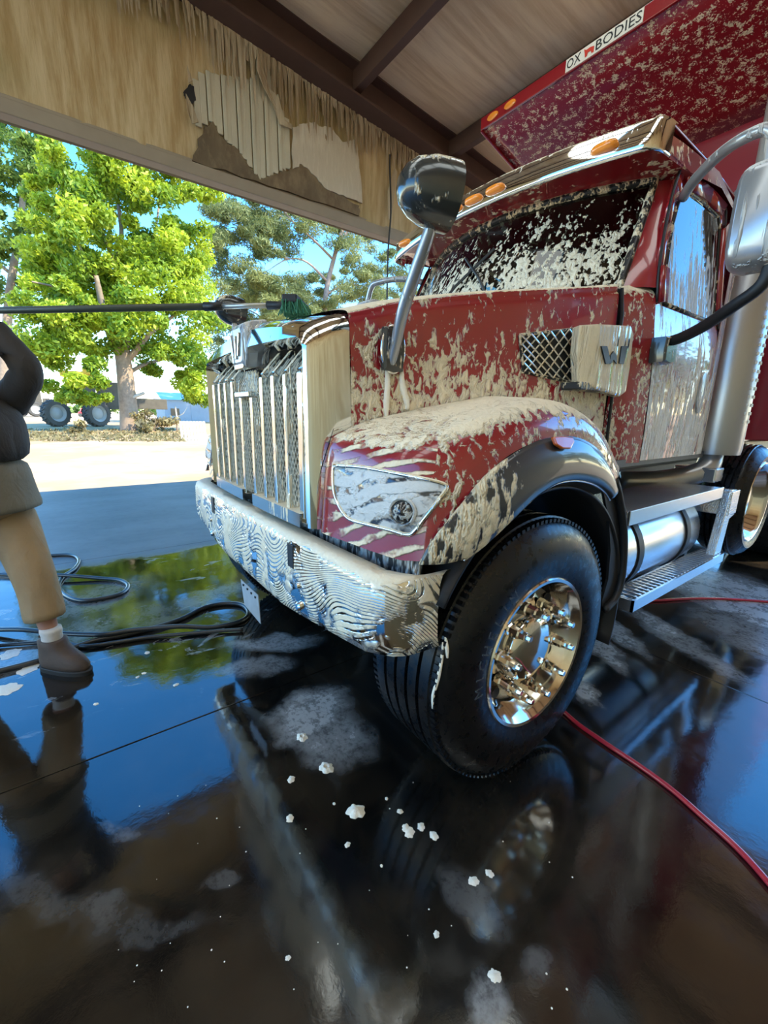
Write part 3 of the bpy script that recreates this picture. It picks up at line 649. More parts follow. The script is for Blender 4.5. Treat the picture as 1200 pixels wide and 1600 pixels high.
# cowl under the windshield
B(MB().grid([[Vector((x, 1.50, 2.06)), ws(x, 0)+Vector((0,-.04,-.03)), ws(x, 0)+Vector((0,.02,-.005))] for x in WX]), 'cowl_top', 'header_red', smooth=True)
for s in (1, -1):
    def P(x, y, z): return Vector((s*x, y, z))
    # cowl side between hood and door
    B(MB().grid(patch([[P(.915,1.59,1.22),P(.925,1.59,1.6),P(.93,1.59,1.95),P(.915,1.60,2.05),P(.88,1.66,2.10)],[P(.965,1.70,1.22),P(.97,1.70,1.6),P(.965,1.70,1.95),P(.95,1.72,2.06),P(.90,1.76,2.12)],[P(1.0,1.878,1.22),P(1.004,1.852,1.6),P(.998,1.806,1.95),P(.975,1.82,2.07),P(.91,1.86,2.13)]], 5, 5)), 'cowl_side', 'fender_red', smooth=True)
    # door skin below the window line
    dr = B(MB().grid(patch([[P(1.0,1.885,1.23),P(1.005,1.87,1.5),P(1.005,1.83,1.8),P(.995,1.805,1.97),P(.985,1.81,2.04)],[P(1.0,2.3,1.23),P(1.01,2.3,1.5),P(1.01,2.3,1.8),P(.998,2.3,1.97),P(.985,2.3,2.04)],[P(1.0,2.72,1.23),P(1.01,2.72,1.5),P(1.01,2.72,1.8),P(.998,2.72,1.97),P(.985,2.72,2.04)]], 6, 5)), 'door', 'door_red', smooth=True)
    B(MB().grid([[P(1.0,2.73,z),P(.99,2.86,z),P(.95,2.95,z)] for z in (1.23,1.7,2.1,2.6)]), 'cab_corner', 'door_red', smooth=True)
    # door window frame and glass: leans in and back with the pillar
    wpx = [(1.90,2.04),(1.905,2.2),(1.955,2.42),(2.03,2.58),(2.10,2.63),(2.40,2.64),(2.60,2.63),(2.64,2.56),(2.64,2.12),(2.60,2.04)]
    tum = lambda z: .985-.06*(z-2.04)/.6
    wv = [P(tum(z), y, z) for y, z in wpx]
    B(MB().prism(wv, (s*.004,0,0)), 'door_glass', 'side_glass', dr)
    of = []
    cy_, cz_ = 2.28, 2.34
    for y, z in wpx: of.append((cy_+(y-cy_)*1.22+(.0), cz_+(z-cz_)*1.26))
    of[0] = (1.815, 2.03); of[-1] = (2.73, 2.03); of[1] = (1.82, 2.2)
    m = MB(); n = len(wpx)
    for i in range(n-1):
        a, b2, c, d = P(tum(wpx[i][1])+.004, *wpx[i]), P(tum(wpx[i+1][1])+.004, *wpx[i+1]), P(tum(of[i+1][1])+.006, *of[i+1]), P(tum(of[i][1])+.006, *of[i])
        m.add([a, b2, c, d], [(0,1,2,3)])
    B(m, 'window_frame', 'pillar_red', dr, smooth=True, solid=s*.02)
    B(MB().tube(wv+[wv[0]], .012, 6), 'window_seal', 'rubber_foam', dr, smooth=True)
    fo_ = [P(tum(z)+.006, y, z) for y, z in of]
    B(MB().tube(crom(fo_, 3), .007, 6), 'frame_gap', 'black', dr, smooth=True)
    # pillar between windshield and door frame
    rows = []
    for t in range(9):
        tt = t/8; a = ws(s*.87, tt); i = .0; z = a.z; yf = 1.815+.30*max(0, (z-2.2)/.5) if z > 2.2 else 1.815
        e = P(tum(z)+.006, yf+.01, z); rows.append([a, a.lerp(e, .5)+Vector((s*.012,-.01,0)), e])
    B(MB().grid(rows), 'pillar', 'pillar_red', smooth=True)
    B(MB().tube([P(.935,1.62,1.25), P(.94,1.595,1.6), P(.94,1.585,1.95), P(.92,1.59,2.07)], .008, 6), 'hood_gap', 'black')
    hd = B(MB().loft([[P(x, 2.56+.05*math.cos(a)*k, 1.62+.13*math.sin(a)*k) for a in [2*PI*i/16 for i in range(16)]] for x, k in ((1.0,1),(1.022,.95),(1.025,.8))]), 'door_handle', 'mirror_grey', dr, smooth=True, ang=40)
# roof, header band, visor with marker lamps
vis = lambda x: 1.50+.142*x*x
def vp(x, dy, z): return Vector((x, vis(x)+dy, z))
VX = [-.93+.0465*i for i in range(41)]
def vend(z, dy):
    e = [(.952,.02),(.965,.05),(.972,.09),(.974,.14)]
    L = [vp(x, dy, z) for x in VX]
    R_ = [Vector((x, vis(.93)+d+dy*.3, z)) for x, d in e]
    return [Vector((-p.x, p.y, p.z)) for p in reversed(R_)]+L+R_
rows = [vend(2.672, .012), vend(2.668, .0), vend(2.684, -.008), vend(2.74, .004), vend(2.795, .022), vend(2.81, .04), vend(2.818, .12)]
for r_ in rows:
    for p in r_: p.z -= .022*max(0, p.x/.95)**2*(1 if p.x > 0 else 0)+.022*max(0, -p.x/.95)**2
visor = B(MB().grid(rows), 'sun_visor', 'visor_chrome', smooth=True)
for x in (-.751, -.16, 0, .16, .751):
    m = MB(); rings = []
    for d, k in ((.01,1.0),(-.012,1.0),(-.028,.75),(-.033,.3)):
        rings.append([vp(x, d-.003, 2.728-.012*(x/.75)**2)+Vector((math.copysign(abs(math.cos(a))**.6, math.cos(a))*.062*k, 0, math.copysign(abs(math.sin(a))**.7, math.sin(a))*.020*k)) for a in [2*PI*i/20 for i in range(20)]])
    B(m.loft(rings), 'marker_lamp', 'amber', visor, smooth=True, ang=50)
B(MB().grid([[vp(x, .012, 2.672), vp(x, .10, 2.69), ws(x/.96, 1)+Vector((0,-.02,.015)), ws(x/.96, 1)+Vector((0,.03,.0))] for x in [-.955+.04775*i for i in range(41)]]), 'roof_header', 'header_red', smooth=True)
rf = [[Vector((x*.98, vis(x)+.10, 2.812)) for x in VX], [Vector((x, 1.85, 2.91)) for x in VX], [Vector((x, 2.4, 2.94)) for x in VX], [Vector((x, 2.90, 2.90)) for x in VX], [Vector((x, 2.96, 2.80)) for x in VX]]
for r_ in rf:
    for p in r_: p.z -= .11*(max(0, abs(p.x)-.55)/.38)**2*min(1, max(0, (p.y-1.72)/.2))
B(MB().grid(rf), 'cab_roof', 'pillar_red', smooth=True, solid=.01)
for s in (1,-1):
    B(MB().grid([[Vector((s*.955, vis(.93)+.12, 2.66)), Vector((s*.95, 2.0, 2.68)), Vector((s*.955, 2.5, 2.74)), Vector((s*.95, 2.96, 2.66))], [Vector((s*.93, vis(.93)+.12, 2.775)), Vector((s*.93, 2.0, 2.80)), Vector((s*.93, 2.5, 2.83)), Vector((s*.93, 2.96, 2.72))]]), 'roof_side', 'header_red', smooth=True)
B(MB().box((0, 2.96, 2.02), (1.88, .02, 1.6)), 'cab_back', 'body_red')
B(MB().box((0, 2.27, 1.22), (1.96, 1.35, .04)), 'cab_floor', 'dark_metal')
B(MB().box((0, 1.62, 1.65), (1.78, .04, .86)), 'firewall', 'interior')
B(MB().loft([[Vector((x, y, z)) for y, z in ((1.64,1.80),(1.64,2.06),(1.85,2.10),(2.0,2.02),(2.0,1.80))] for x in (-.9, .9)]), 'dashboard', 'interior', bevel=.02)
st = B(MB().tube([Vector((.45+.21*math.cos(a), 2.12+.06*math.sin(a), 1.96+.2*math.sin(a))) for a in [2*PI*k/28 for k in range(29)]], .015, 8), 'steering_wheel', 'black', smooth=True)
B(MB().tube([(.45,2.12,1.96),(.45,1.95,1.85)], .02, 8), 'steering_column', 'black', st)
for s in (1, -1):
    se = B(MB().box((s*.45, 2.50, 1.58), (.5,.5,.18)), 'seat', 'seat_fabric', bevel=.04)
    B(MB().box((s*.45, 2.74, 1.98), (.48,.12,.66)), 'seat_back', 'seat_fabric', se, bevel=.04); B(MB().box((s*.45, 2.74, 2.38), (.28,.10,.18)), 'headrest', 'seat_fabric', se, bevel=.03)

# door mirrors
for s in (1, -1):
    def P(x, y, z): return Vector((s*x, y, z))
    arm = B(MB().tube(crom([P(1.0,1.90,1.845), P(1.10,1.86,1.85), P(1.22,1.80,1.885), P(1.34,1.73,1.94), P(1.43,1.70,2.00), P(1.45,1.70,2.10)], 6), .026, 10), 'mirror_arm', 'dark_metal', smooth=True)
    B(MB().loft([[P(x, 1.87+d*k, 1.80+e*k) for d, e in ((-.065,-.06),(0,-.07),(.065,-.06),(.07,0),(.065,.06),(0,.07),(-.065,.06),(-.07,0))] for x, k in ((1.0,1),(1.06,1),(1.075,.85))]), 'mirror_bracket', 'mirror_black', arm, smooth=True, ang=40)
    B(MB().tube(crom([P(.96,2.0,2.55), P(1.03,1.93,2.585), P(1.15,1.82,2.60), P(1.27,1.72,2.585), P(1.36,1.70,2.565), P(1.43,1.70,2.45)], 6), .024, 10), 'mirror_upper_arm', 'mirror_grey', arm, smooth=True)
    c = P(1.43, 1.70, 2.26); rings = []
    for d, k in ((.06,.93),(.055,1),(.0,1),(-.05,.93),(-.075,.8)):
        r_ = []
        for i in range(28):
            a = 2*PI*i/28; ca, sa = math.cos(a), math.sin(a); r_.append(c+Vector((s*math.copysign(abs(ca)**.35, ca)*.145*k, d, math.copysign(abs(sa)**.35, sa)*.20*k)))
        rings.append(r_)
    mh = B(MB().loft(rings), 'door_mirror', 'mirror_grey', arm, smooth=True, ang=50)
    
# exhaust stack with perforated shield behind the door
sk_ = B(MB().lathe([(1.22,.085),(1.22,.16),(1.26,.165),(2.9,.165),(2.92,.15),(2.92,.07),(3.6,.07),(3.6,.06)], (.98, 3.12, 0), 'z', 32), 'exhaust_stack', 'stack_steel', smooth=True, ang=40)
m = MB()
for k in range(26):
    for a in (-2.55, -2.25, -.35,.0,.3):
        m.box(Vector((.98+.166*math.cos(a), 3.12+.166*math.sin(a), 1.45+k*.055)), (.012,.012,.02), Matrix.Rotation(a, 3, 'Z'))
o = B(m, 'shield_perforation', 'sticker_white', sk_, fix=False); o['kind'] = 'stuff'
B(MB().tube(crom([(.98,3.12,1.25),(.98,3.0,1.10),(.80,2.8,1.02),(.6,2.6,1.0)], 6), .075, 12), 'exhaust_pipe', 'stack_steel', sk_, smooth=True)
# frame rails, tank, steps
for s in (1, -1): B(MB().box((s*.42, 5.0, .92), (.09, 9.2, .27)), 'frame_rail', 'dark_metal', bevel=.01)
B(MB().lathe([(1.52,.0),(1.52,.23),(1.55,.262),(1.58,.27),(2.78,.27),(2.81,.262),(2.84,.23),(2.84,0)], (.82, 0, .70), 'y', 40), 'fuel_tank', 'brushed', smooth=True, ang=30)
for y in (1.86, 2.56): B(MB().lathe([(-.03,.272),(-.03,.280),(.03,.280),(.03,.272)], (.82, y, .70), 'y', 40), 'tank_strap', 'dark_metal', smooth=True, ang=30)
B(MB().lathe([(0,.05),(.06,.05),(.06,0)], (.98, 1.72, .93), 'z', 16), 'filler_cap', 'dark_metal', smooth=True, ang=30)
B(MB().box((.98, 2.16, 1.0), (.34, 1.36, .035)), 'upper_step', 'tread_plate', bevel=.006)
B(MB().box((1.155, 2.16, .985), (.012, 1.36, .075)), 'step_skirt', 'brushed', bevel=.003)
def step(y0, y1, z, x0, x1):
    st_ = B(MB().box((x1-.006, (y0+y1)/2, z-.03), (.012, y1-y0, .062)).box((x0+.006, (y0+y1)/2, z-.03), (.012, y1-y0, .062)).box(((x0+x1)/2, y0+.006, z-.03), (x1-x0, .012, .062)).box(((x0+x1)/2, y1-.006, z-.03), (x1-x0, .012, .062)), 'lower_step', 'brushed')
    k = 0; y = y0+.02
    while y < y1-.02:
        B(MB().box(((x0+x1)/2, y, z-.004), (x1-x0-.02, .018, .014)), 'tread_slat', 'brushed', st_, bevel=.003)
        y += .05
    for j in range(3): B(MB().box((x0+.03+(x1-x0-.06)*j/2, (y0+y1)/2, z-.012), (.010, y1-y0-.02, .02)), 'tread_bearer', 'brushed', st_)
step(1.58, 3.0, .54, 1.06, 1.2)
bk = B(MB().prism([Vector((1.13, y, z)) for y, z in ((2.84,.52),(2.98,.52),(3.02,.78),(3.12,.80),(3.12,.98),(2.94,1.0),(2.90,.78))], (.05,0,0)), 'step_bracket', 'tread_plate', bevel=.004)
B(MB().box((1.09, 3.02, .90), (.20,.17,.17)), 'bracket_box', 'tread_plate', bk, bevel=.006)
B(MB().box((.95, 3.0, 1.08), (.26,.16,.10)), 'battery_lid', 'brushed', bevel=.01)
B(MB().box((.95, 1.62, .50), (.10,.05,.12)), 'step_hanger', 'dark_metal'); B(MB().box((.95, 2.9, .50), (.10,.05,.12)), 'step_hanger', 'dark_metal')
B(MB().box((1.0, 6.3, 1.26), (.08, 5.3, .07)), 'body_sill', 'rail_beige', bevel=.006)
# dump body: headboard, sides, cab shield over the roof with lip and lamps
B(MB().box((0, 3.92, 2.55), (2.40, .06, 2.50)), 'headboard', 'body_red', bevel=.01)
for s in (1, -1): B(MB().box((s*1.17, 6.4, 2.35), (.06, 4.95, 2.0)), 'body_side', 'body_red', bevel=.01)
B(MB().box((0, 6.4, 1.34), (2.34, 4.95, .06)), 'body_floor', 'dark_metal'); B(MB().box((0, 8.88, 2.3), (2.34,.06,1.9)), 'tailgate', 'body_red', bevel=.01)
CW, CY, CZ = 1.15, 2.78, 4.11
B(MB().grid([[Vector((x, CY+(3.95-CY)*t, CZ-.075-.29*(3.95-CY)*t)) for t in (0,.25,.5,.75,1)] for x in [-CW+2*CW*k/20 for k in range(21)]]), 'cab_shield', 'canopy_red', smooth=True, solid=-.02)
lip = B(MB().box((0, CY-.006, CZ-.035), (2*CW+.02, .02, .095)), 'shield_lip', 'pillar_red', bevel=.004)
for s in (1, -1): B(MB().bar((s*(CW+.005), CY, CZ-.05), (s*(CW+.005), 3.95, CZ-.05-.29*1.17), .02, .09), 'shield_edge', 'pillar_red', bevel=.004)
for px in ((797,163),(770,181)):
    q = un(*px, 'y', CY-.02); B(MB().loft([[Vector((q.x+math.cos(a)*.06*k, CY-.014-d, CZ-.035+math.sin(a)*.028*k)) for a in [2*PI*i/16 for i in range(16)]] for d, k in ((0,1),(.012,1),(.02,.6))]), 'shield_lamp', 'amber', lip, smooth=True, ang=50)
qa, qb = un(884,106,'y',CY-.018), un(1006,19,'y',CY-.018); xc = (qa.x+qb.x)/2; wd = qb.x-qa.x
stk = B(MB().box((xc, CY-.018, CZ-.035), (wd, .004, .082)), 'body_sticker', 'sticker_white', lip)
for txt, fx_, mat, sz in (('OX', .115, 'sticker_black', .085), ('BODIES', .70, 'sticker_black', .085)):
    me = text_mesh(txt, sz, .001); xs_ = [v.co.x for v in me.vertices]; ww = max(xs_)-min(xs_); tgt = wd*(.20 if txt == 'OX' else .56); me.transform(Matrix.Scale(tgt/ww, 4, (1,0,0)))
    me.transform(Matrix.Translation((xc-wd/2+wd*fx_, CY-.021, CZ-.036))@Matrix.Rotation(PI/2, 4, 'X')); link('sticker_lettering', me, mat, stk)
B(MB().prism([Vector((xc-wd/2+wd*(.26+.14*u), CY-.021, CZ-.035+.032*v)) for u, v in ((0,.9),(.25,.5),(.6,.55),(1,.3),(1,-.8),(.8,-.8),(.7,-.2),(.4,-.2),(.35,-.8),(.15,-.8),(.1,0))], (0,-.002,0)), 'sticker_mark', 'sticker_red', stk)

# ---------------- wheels
def wheel(c, R, Wd, side, nuts=True, sunk=False, full_=True):
    x0 = c[0]
    rr = .285*R/.55 if not sunk else .285
    W2 = Wd
    prof = [(0-W2*.06, rr*1.03), (.004, rr*1.10), (.018, rr*1.28), (.012, R*.84), (-.012, R*.93), (-.035, R*.972), (-.05, R*.985)]
    tread = []; nb = 5
    for k in range(nb):
        a0 = -.05-(W2-.10)*k/nb; a1 = -.05-(W2-.10)*(k+1)/nb
        tread += [(a0-.004, R*.992+.004), (a1+.012, R*.992+.004), (a1+.010, R*.955), (a1+.0, R*.955)]
    prof += tread[:-2]+[(-W2+.035, R*.972), (-W2+.012, R*.93), (-W2-.018, rr*1.28), (-W2+.0, rr*1.1), (-W2+.04, rr*1.0)]
    wh = B(MB().lathe(prof, c, 'x', 96, side), 'front_wheel' if not sunk else 'lift_axle_wheel', 'tyre', smooth=True, ang=35)
    # chrome rim
    if not sunk:
        disc = [(.004, rr*1.10), (.010, rr*1.085), (.008, rr*1.04), (-.012, rr*1.0), (-.03, rr*.955), (-.065, rr*.92), (-.085, rr*.86), (-.082, rr*.78), (-.066, rr*.66), (-.058, rr*.45), (-.058, 0.001)]
    else:
        disc = [(.004, rr*1.10), (.010, rr*1.085), (.008, rr*1.04), (-.02, rr*.98), (-.09, rr*.90), (-.13, rr*.80), (-.14, rr*.5), (-.12, rr*.45), (-.05, rr*.40), (-.045, .001)]
    B(MB().lathe(disc, c, 'x', 64, side), 'rim', 'wheel_chrome', wh, smooth=True, ang=50)
    if nuts:
        hub = [(-.06,.142),(-.045,.142),(-.03,.136),(-.018,.118),(-.008,.08),(-.004,.03),(-.003,.001)]
        B(MB().lathe(hub, c, 'x', 40, side), 'hub_cap', 'wheel_chrome', wh, smooth=True, ang=50)
        for k in range(10):
            a = 2*PI*(k+.5)/10+.2; cc = Vector((x0, c[1]+.182*math.cos(a), c[2]+.182*math.sin(a)))
            B(MB().lathe([(-.062,.028),(-.042,.028),(-.036,.024),(-.002,.022),(.004,.0175),(.040,.0145),(.048,.011),(.048,.001)], cc, 'x', 8, side), 'lug_nut_cover', 'wheel_chrome', wh, smooth=True, ang=25)
            a2 = 2*PI*k/10+.2; ch = Vector((x0+side*-.0795, c[1]+.222*math.cos(a2), c[2]+.222*math.sin(a2)))
            B(MB().lathe([(0,.024),(.008,.023),(.008,.0)], ch, 'x', 16, side), 'hand_hole', 'black', wh)
    if full_ and not sunk:   # shoulder sipes
        m = MB()
        for k in range(120):
            a = 2*PI*k/120
            for ax_ in (-.045, -W2+.045):
                m.box(Vector((x0+side*ax_, c[1]+(R*.974)*math.cos(a), c[2]+(R*.974)*math.sin(a))), (.040, .016, .014), Matrix.Rotation(a-PI/2, 3, 'X'))
        o = B(m, 'tread_lug', 'tyre', wh, fix=False); o['kind'] = 'stuff'
    return wh
WC = (1.20, .745, .545)
w1 = wheel(WC, .545, .40, 1); wheel((-1.20, .745, .545), .545, .40, -1, nuts=True)
def arc_text(txt, c, r, a0, size, parent, mat):
    step_ = size*.86/r
    for i, ch in enumerate(txt):
        if ch == ' ': continue
        me = text_mesh(ch, size, .0015); a = a0-i*step_
        # letters stand on the bead, tops outwards
        Mx = Matrix(((0,0,1,0),(-math.sin(a)*-1,math.cos(a),0,0),(-math.cos(a),math.sin(a),0,0),(0,0,0,1)))
        me.transform(Matrix.Translation((c[0]+.0165, c[1]+r*math.cos(a), c[2]+r*math.sin(a)))@Mx); link('tyre_lettering', me, mat, parent)
simple('tyre_letter_glint', (.07,.085,.105), .25)  # pale blue glint of the raised rubber put into the letter colour
arc_text('MICHELIN', WC, .365, math.radians(183), .060, w1, 'tyre_letter_glint')
B(MB().box((.0, .745, .56), (1.6, .14, .14)), 'front_axle', 'dark_metal', bevel=.02)
for s in (1, -1): wheel((s*1.19, 3.60, .84), .44, .28, s, nuts=False, sunk=True)
B(MB().box((0, 3.60, .84), (1.9, .12, .12)), 'lift_axle', 'dark_metal', bevel=.02)
for yy in (5.6, 7.0):
    for s in (1, -1):
        m = MB(); R = .52; B(m.lathe([(.0,.29),(.0,.36),(-.01,.48),(-.04,.52),(-.50,.52),(-.53,.48),(-.54,.3)], (s*1.2, yy, R), 'x', 48, s), 'rear_wheel', 'tyre', smooth=True, ang=35)
    B(MB().box((0, yy, .52), (1.9,.2,.2)), 'rear_axle', 'dark_metal', bevel=.03)
B(MB().box((0, .9, .75), (.8, 1.2, .5)), 'engine_block', 'black', bevel=.05)
B(MB().tube([(.95,.30,.86),(.955,.305,.80),(.96,.31,.77)], .01, 6), 'tow_pin', 'dark_metal') if False else None
# strings of foam on the tyre shoulder
def drip(pts, r, name, parent, mat='foam_white'):
    n = len(pts); return B(MB().tube(crom(pts, 4), [r*(.45+.75*math.sin(PI*(i+.6)/((n-1)*4+1.2))*(.75+.4*random.random())) for i in range((n-1)*4+1)], 7), name, mat, parent, smooth=True)
TB = BVHTree.FromPolygons([Vector(v.co) for v in w1.data.vertices], [tuple(p.vertices) for p in w1.data.polygons])
def on_t(u, v): q, n_ = on(TB, u, v, .006); return q
for px in ([(693,1003),(690,1030),(684,1060),(678,1085),(677,1105)], [(697,995),(698,1012),(699,1027)]):
    pp = [on_t(*p) for p in px]
    if all(p is not None for p in pp): drip(pp, .006, 'foam_drip', w1)
# long runs of foam below the mirror base
for px in ([(604,570),(605,600),(603,630),(604,657)], [(627,572),(628,600),(636,632),(634,640)]):
    pp = [on(HB, u, v, .002)[0] for u, v in px]
    if all(p is not None for p in pp): drip(pp, .011, 'foam_drip', hood)

# ------------------------------------------------------------------ hoses and foam on the floor
def onfloor(px, z): return [un(u, v, 'z', z) for u, v in px]
hA = onfloor([(-25,868),(30,868),(70,868),(110,867),(123,875),(117,888),(100,900),(92,915),(103,930),(127,938),(160,935),(190,927),(200,915),(187,907),(157,904),(107,903),(83,902),(40,900),(-25,897)], .016)
for i in range(13, 19): hA[i].z += .022 if i in (15,16) else .004
o = MB().tube(crom(hA, 6), .0155, 10).build('pressure_hose', 'black_hose', smooth=True); tag(o, 'black hose lying in one loose loop on the dry edge of the floor', 'hose')
hB = onfloor([(-30,1055),(0,1048),(67,1030),(140,1003),(187,993),(233,983),(283,967),(317,950),(350,943),(377,945),(388,957),(377,970),(333,980),(283,985),(240,988),(200,992),(160,998),(93,996),(30,990),(-40,985)], .016)
for i in (13,14,15,16,17,18): hB[i].z += .03
o = MB().tube(crom(hB, 6), .0155, 10).build('pressure_hose', 'black_hose', smooth=True); tag(o, 'black hose running past the boot to a long loop under the bumper', 'hose')
hC = onfloor([(-40,1012),(40,1006),(93,1003),(133,1010),(187,1003),(233,996),(300,990),(345,986),(380,984)], .014)
for i in range(len(hC)): hC[i].z += .002
o = MB().tube(crom(hC, 6), .012, 10).build('pressure_hose', 'black_hose', smooth=True); tag(o, 'thin black hose lying alongside the long hose loop', 'hose')
hR = [Vector((2.35,.55,.011)), Vector((2.12,.85,.011))]+onfloor([(1200,1378),(1150,1323),(1100,1278),(1050,1234),(1000,1197),(940,1157),(890,1120)], .011)+[Vector((.95,1.28,.011)), Vector((.70,1.60,.011)), Vector((.62,2.3,.011)), Vector((.70,2.85,.011))]+onfloor([(1030,938),(1100,935),(1200,940)], .011)+[Vector((2.2,4.6,.011)), Vector((3.6,4.9,.011))]
o = MB().tube(crom(hR, 6), .0105, 10).build('air_hose', 'red_hose', smooth=True); tag(o, 'glossy red hose trailing from under the front wheel across the floor', 'hose')

def splat(u, v, r, seed, h=.35, ring=False):
    c = un(u, v, 'z', 0); rs = random.Random(seed); n = 40; ph = [rs.uniform(0, 6.3) for _ in range(5)]
    rad = [1+.12*math.sin(2*t+ph[0])+.09*math.sin(5*t+ph[1])+.06*math.sin(9*t+ph[2])+.03*rs.uniform(-1,1) for t in [2*PI*k/n for k in range(n)]]
    prof = [(1.0,.0),(.97,.10),(.8,.28),(.55,.6),(.3,.9),(.08,1.0)] if not ring else [(1.0,0),(.95,.12),(.7,.4),(.5,.95),(.35,1.0),(.24,.6),(.12,.4),(.04,.7)]
    rings = [[c+Vector((math.cos(2*PI*k/n)*r*f*(1+(rad[k]-1)*(.3+f*.7)), math.sin(2*PI*k/n)*r*f*(1+(rad[k]-1)*(.3+f*.7)), .0005+r*h*z*(1+.1*rs.uniform(-1,1)))) for k in range(n)] for f, z in prof]
    return MB().loft(rings).build('foam_splat', 'foam_white', smooth=True)
GRP = 'foam splats on the floor in front of the wheel'
tag(splat(510,1200,.030,1,ring=True), 'ring-topped white foam splat with a ragged tail, between the milky patch and the round splat', 'foam', GRP)
tag(splat(556,1268,.032,2,.5), 'largest round cream foam dollop on the dark wet floor', 'foam', GRP)
tag(splat(472,1152,.026,3,.3,True), 'foam ring lying inside the milky patch of soapy water', 'foam', GRP)
for k, (u, v, r) in enumerate([(640,1301,.019),(634,1294,.015),(658,1292,.015),(678,1306,.016)]):
    tag(splat(u, v, r, 10+k), ['star-shaped foam splat, largest of the tight cluster of four', 'foam splat touching the star-shaped one in the cluster of four', 'hazy foam blob at the middle of the cluster of four', 'clean oval foam drop at the outer end of the cluster of four'][k], 'foam', GRP)
for k, (u, v, r) in enumerate([(740,1377,.016),(765,1365,.013)]):
    tag(splat(u, v, r, 20+k, .25), ['larger smooth flat foam drop of the side by side pair', 'smaller smooth flat foam drop of the side by side pair'][k], 'foam', GRP)
tag(splat(773,1525,.016,31,.3), 'foam drop in the middle of a grey soapy puddle', 'foam', GRP)
LB = ['small round foam blob beside the ring-topped splat', 'small foam blob with a halo, between the milky patch and the round dollop', 'small grey foam blob below the round dollop', 'small starry foam blob above the cluster of four', 'tiny foam dot between the round dollop and the front wheel',
      'tiny foam dot next to the round dollop', 'short foam dash alone on the dark floor', 'pinpoint foam dot below the round dollop', 'faint foam blob near the soapy puddle', 'foam blob in the reflection of the tree beside the boot', 'foam blob on the tree reflection below the hose loop',
      'larger foam blob on the tree reflection under the hose loop', 'round foam blob on the tree reflection nearest the hose loop', 'foam blob between the tree reflection and the bumper']
for k, (u, v, r) in enumerate([(455,1218,.016),(453,1279,.015),(543,1320,.010),(625,1268,.011),(604,1248,.007),(522,1256,.006),(450,1497,.007),(596,1353,.005),(682,1460,.009),(150,1100,.012),(215,1058,.010),(230,1020,.016),(225,1052,.012),(275,1070,.014)]):
    tag(splat(u, v, r, 40+k, .3), LB[k], 'foam', GRP)
for k, (u, v, r) in enumerate([(16,1022,.055),(44,1046,.05),(10,1077,.06)]):
    tag(splat(u, v, r, 60+k, .06), ['thin flat white foam flake just behind the black hose', 'thin flat white foam flake between hose and boot', 'widest thin foam flake on the floor behind the boot'][k], 'foam', 'foam flakes by the boot')
sp = MB()
for k in range(40):
    p = un(random.uniform(150,900), random.uniform(1180,1590), 'z', 0); r = random.uniform(.0012,.0032)
    sp.add([p+Vector((math.cos(a)*r, math.sin(a)*r, .0006)) for a in [2*PI*i/6 for i in range(6)]]+[p+Vector((0,0,r*.6))], [(i, (i+1) % 6, 6) for i in range(6)])
o = sp.build('foam_specks', 'foam_white'); tag(o, 'fine specks of foam sprinkled over the dark wet floor', 'foam', kind='stuff')

# ------------------------------------------------------------------ the person with the wash brush
fd = Vector((.77,.64,0)).normalized(); lf = Vector((-.64,.77,0)).normalized()
PEL = Vector((-1.075,-1.065,.95))
per = thing('person', (PEL.x, PEL.y, 0), 'person in dark top and khaki shorts holding a long wash pole', 'person')
def skin_mesh(name, nodes, edges, mat, parent):
    bm = bmesh.new(); ly = bm.verts.layers.skin.verify(); vs = []
    for i, (p, r) in enumerate(nodes):
        v = bm.verts.new(p); v[ly].radius = (r, r) if not isinstance(r, tuple) else r; v[ly].use_root = (i == 0); vs.append(v)
    for a, b_ in edges: bm.edges.new((vs[a], vs[b_]))
    me = bpy.data.meshes.new(name); bm.to_mesh(me); bm.free(); o = bpy.data.objects.new(name, me); COL.objects.link(o); me.materials.append(MATS[mat])
    md = o.modifiers.new('k', 'SKIN'); md.use_smooth_shade = True; md2 = o.modifiers.new('s', 'SUBSURF'); md2.levels = md2.render_levels = 2
    adopt(o, parent); return o
def along(b0, f=0, l=0, z=0): return b0+fd*f+lf*l+Vector((0,0,z))
hipL, hipR = along(PEL,.02,.09,-.04), along(PEL,-.02,-.09,-.04)
kneeL, ankL = Vector((-.90,-.895,.53)), Vector((-.80,-.86,.12)); kneeR, ankR = along(PEL,-.14,-.13,-.45), along(PEL,-.36,-.14,-.84)
toeL = ankL+Vector((.09,.075,-.055)); toeR = ankR+fd*.11+Vector((0,0,-.055))
shL, shR = along(PEL,.03,.19,.52), along(PEL,.03,-.19,.52)
elL = un(42, 578, 'x', -.97); pole_a = Vector((.02,.30,1.955)); pole_b = un(0, 485, 'x', -.98); pdir = (pole_b-pole_a).normalized()
haL = pole_b+pdir*.10; haR = pole_b+pdir*.52; elR = along(PEL,.0,-.36,.74)
elR = shR+(haR-shR)*.5+Vector((.12,-.12,-.10))
nodes = [(PEL,.13),(along(PEL,.01,0,.16),.125),(along(PEL,.02,0,.34),.14),(along(PEL,.02,0,.50),.11),(along(PEL,.03,0,.60),.055),(along(PEL,.05,0,.68),.075),(along(PEL,.06,0,.79),.095),(along(PEL,.05,0,.86),.06),
         (hipL,.10),(kneeL,.062),(kneeL.lerp(ankL,.4),.058),(ankL,.038),(hipR,.10),(kneeR,.062),(kneeR.lerp(ankR,.4),.058),(ankR,.038),(toeL,.022),(toeR,.022),
         (shL,.065),(elL,.042),(haL-(haL-elL)*.25,.03),(shR,.065),(elR,.042),(haR-(haR-elR)*.25,.03)]
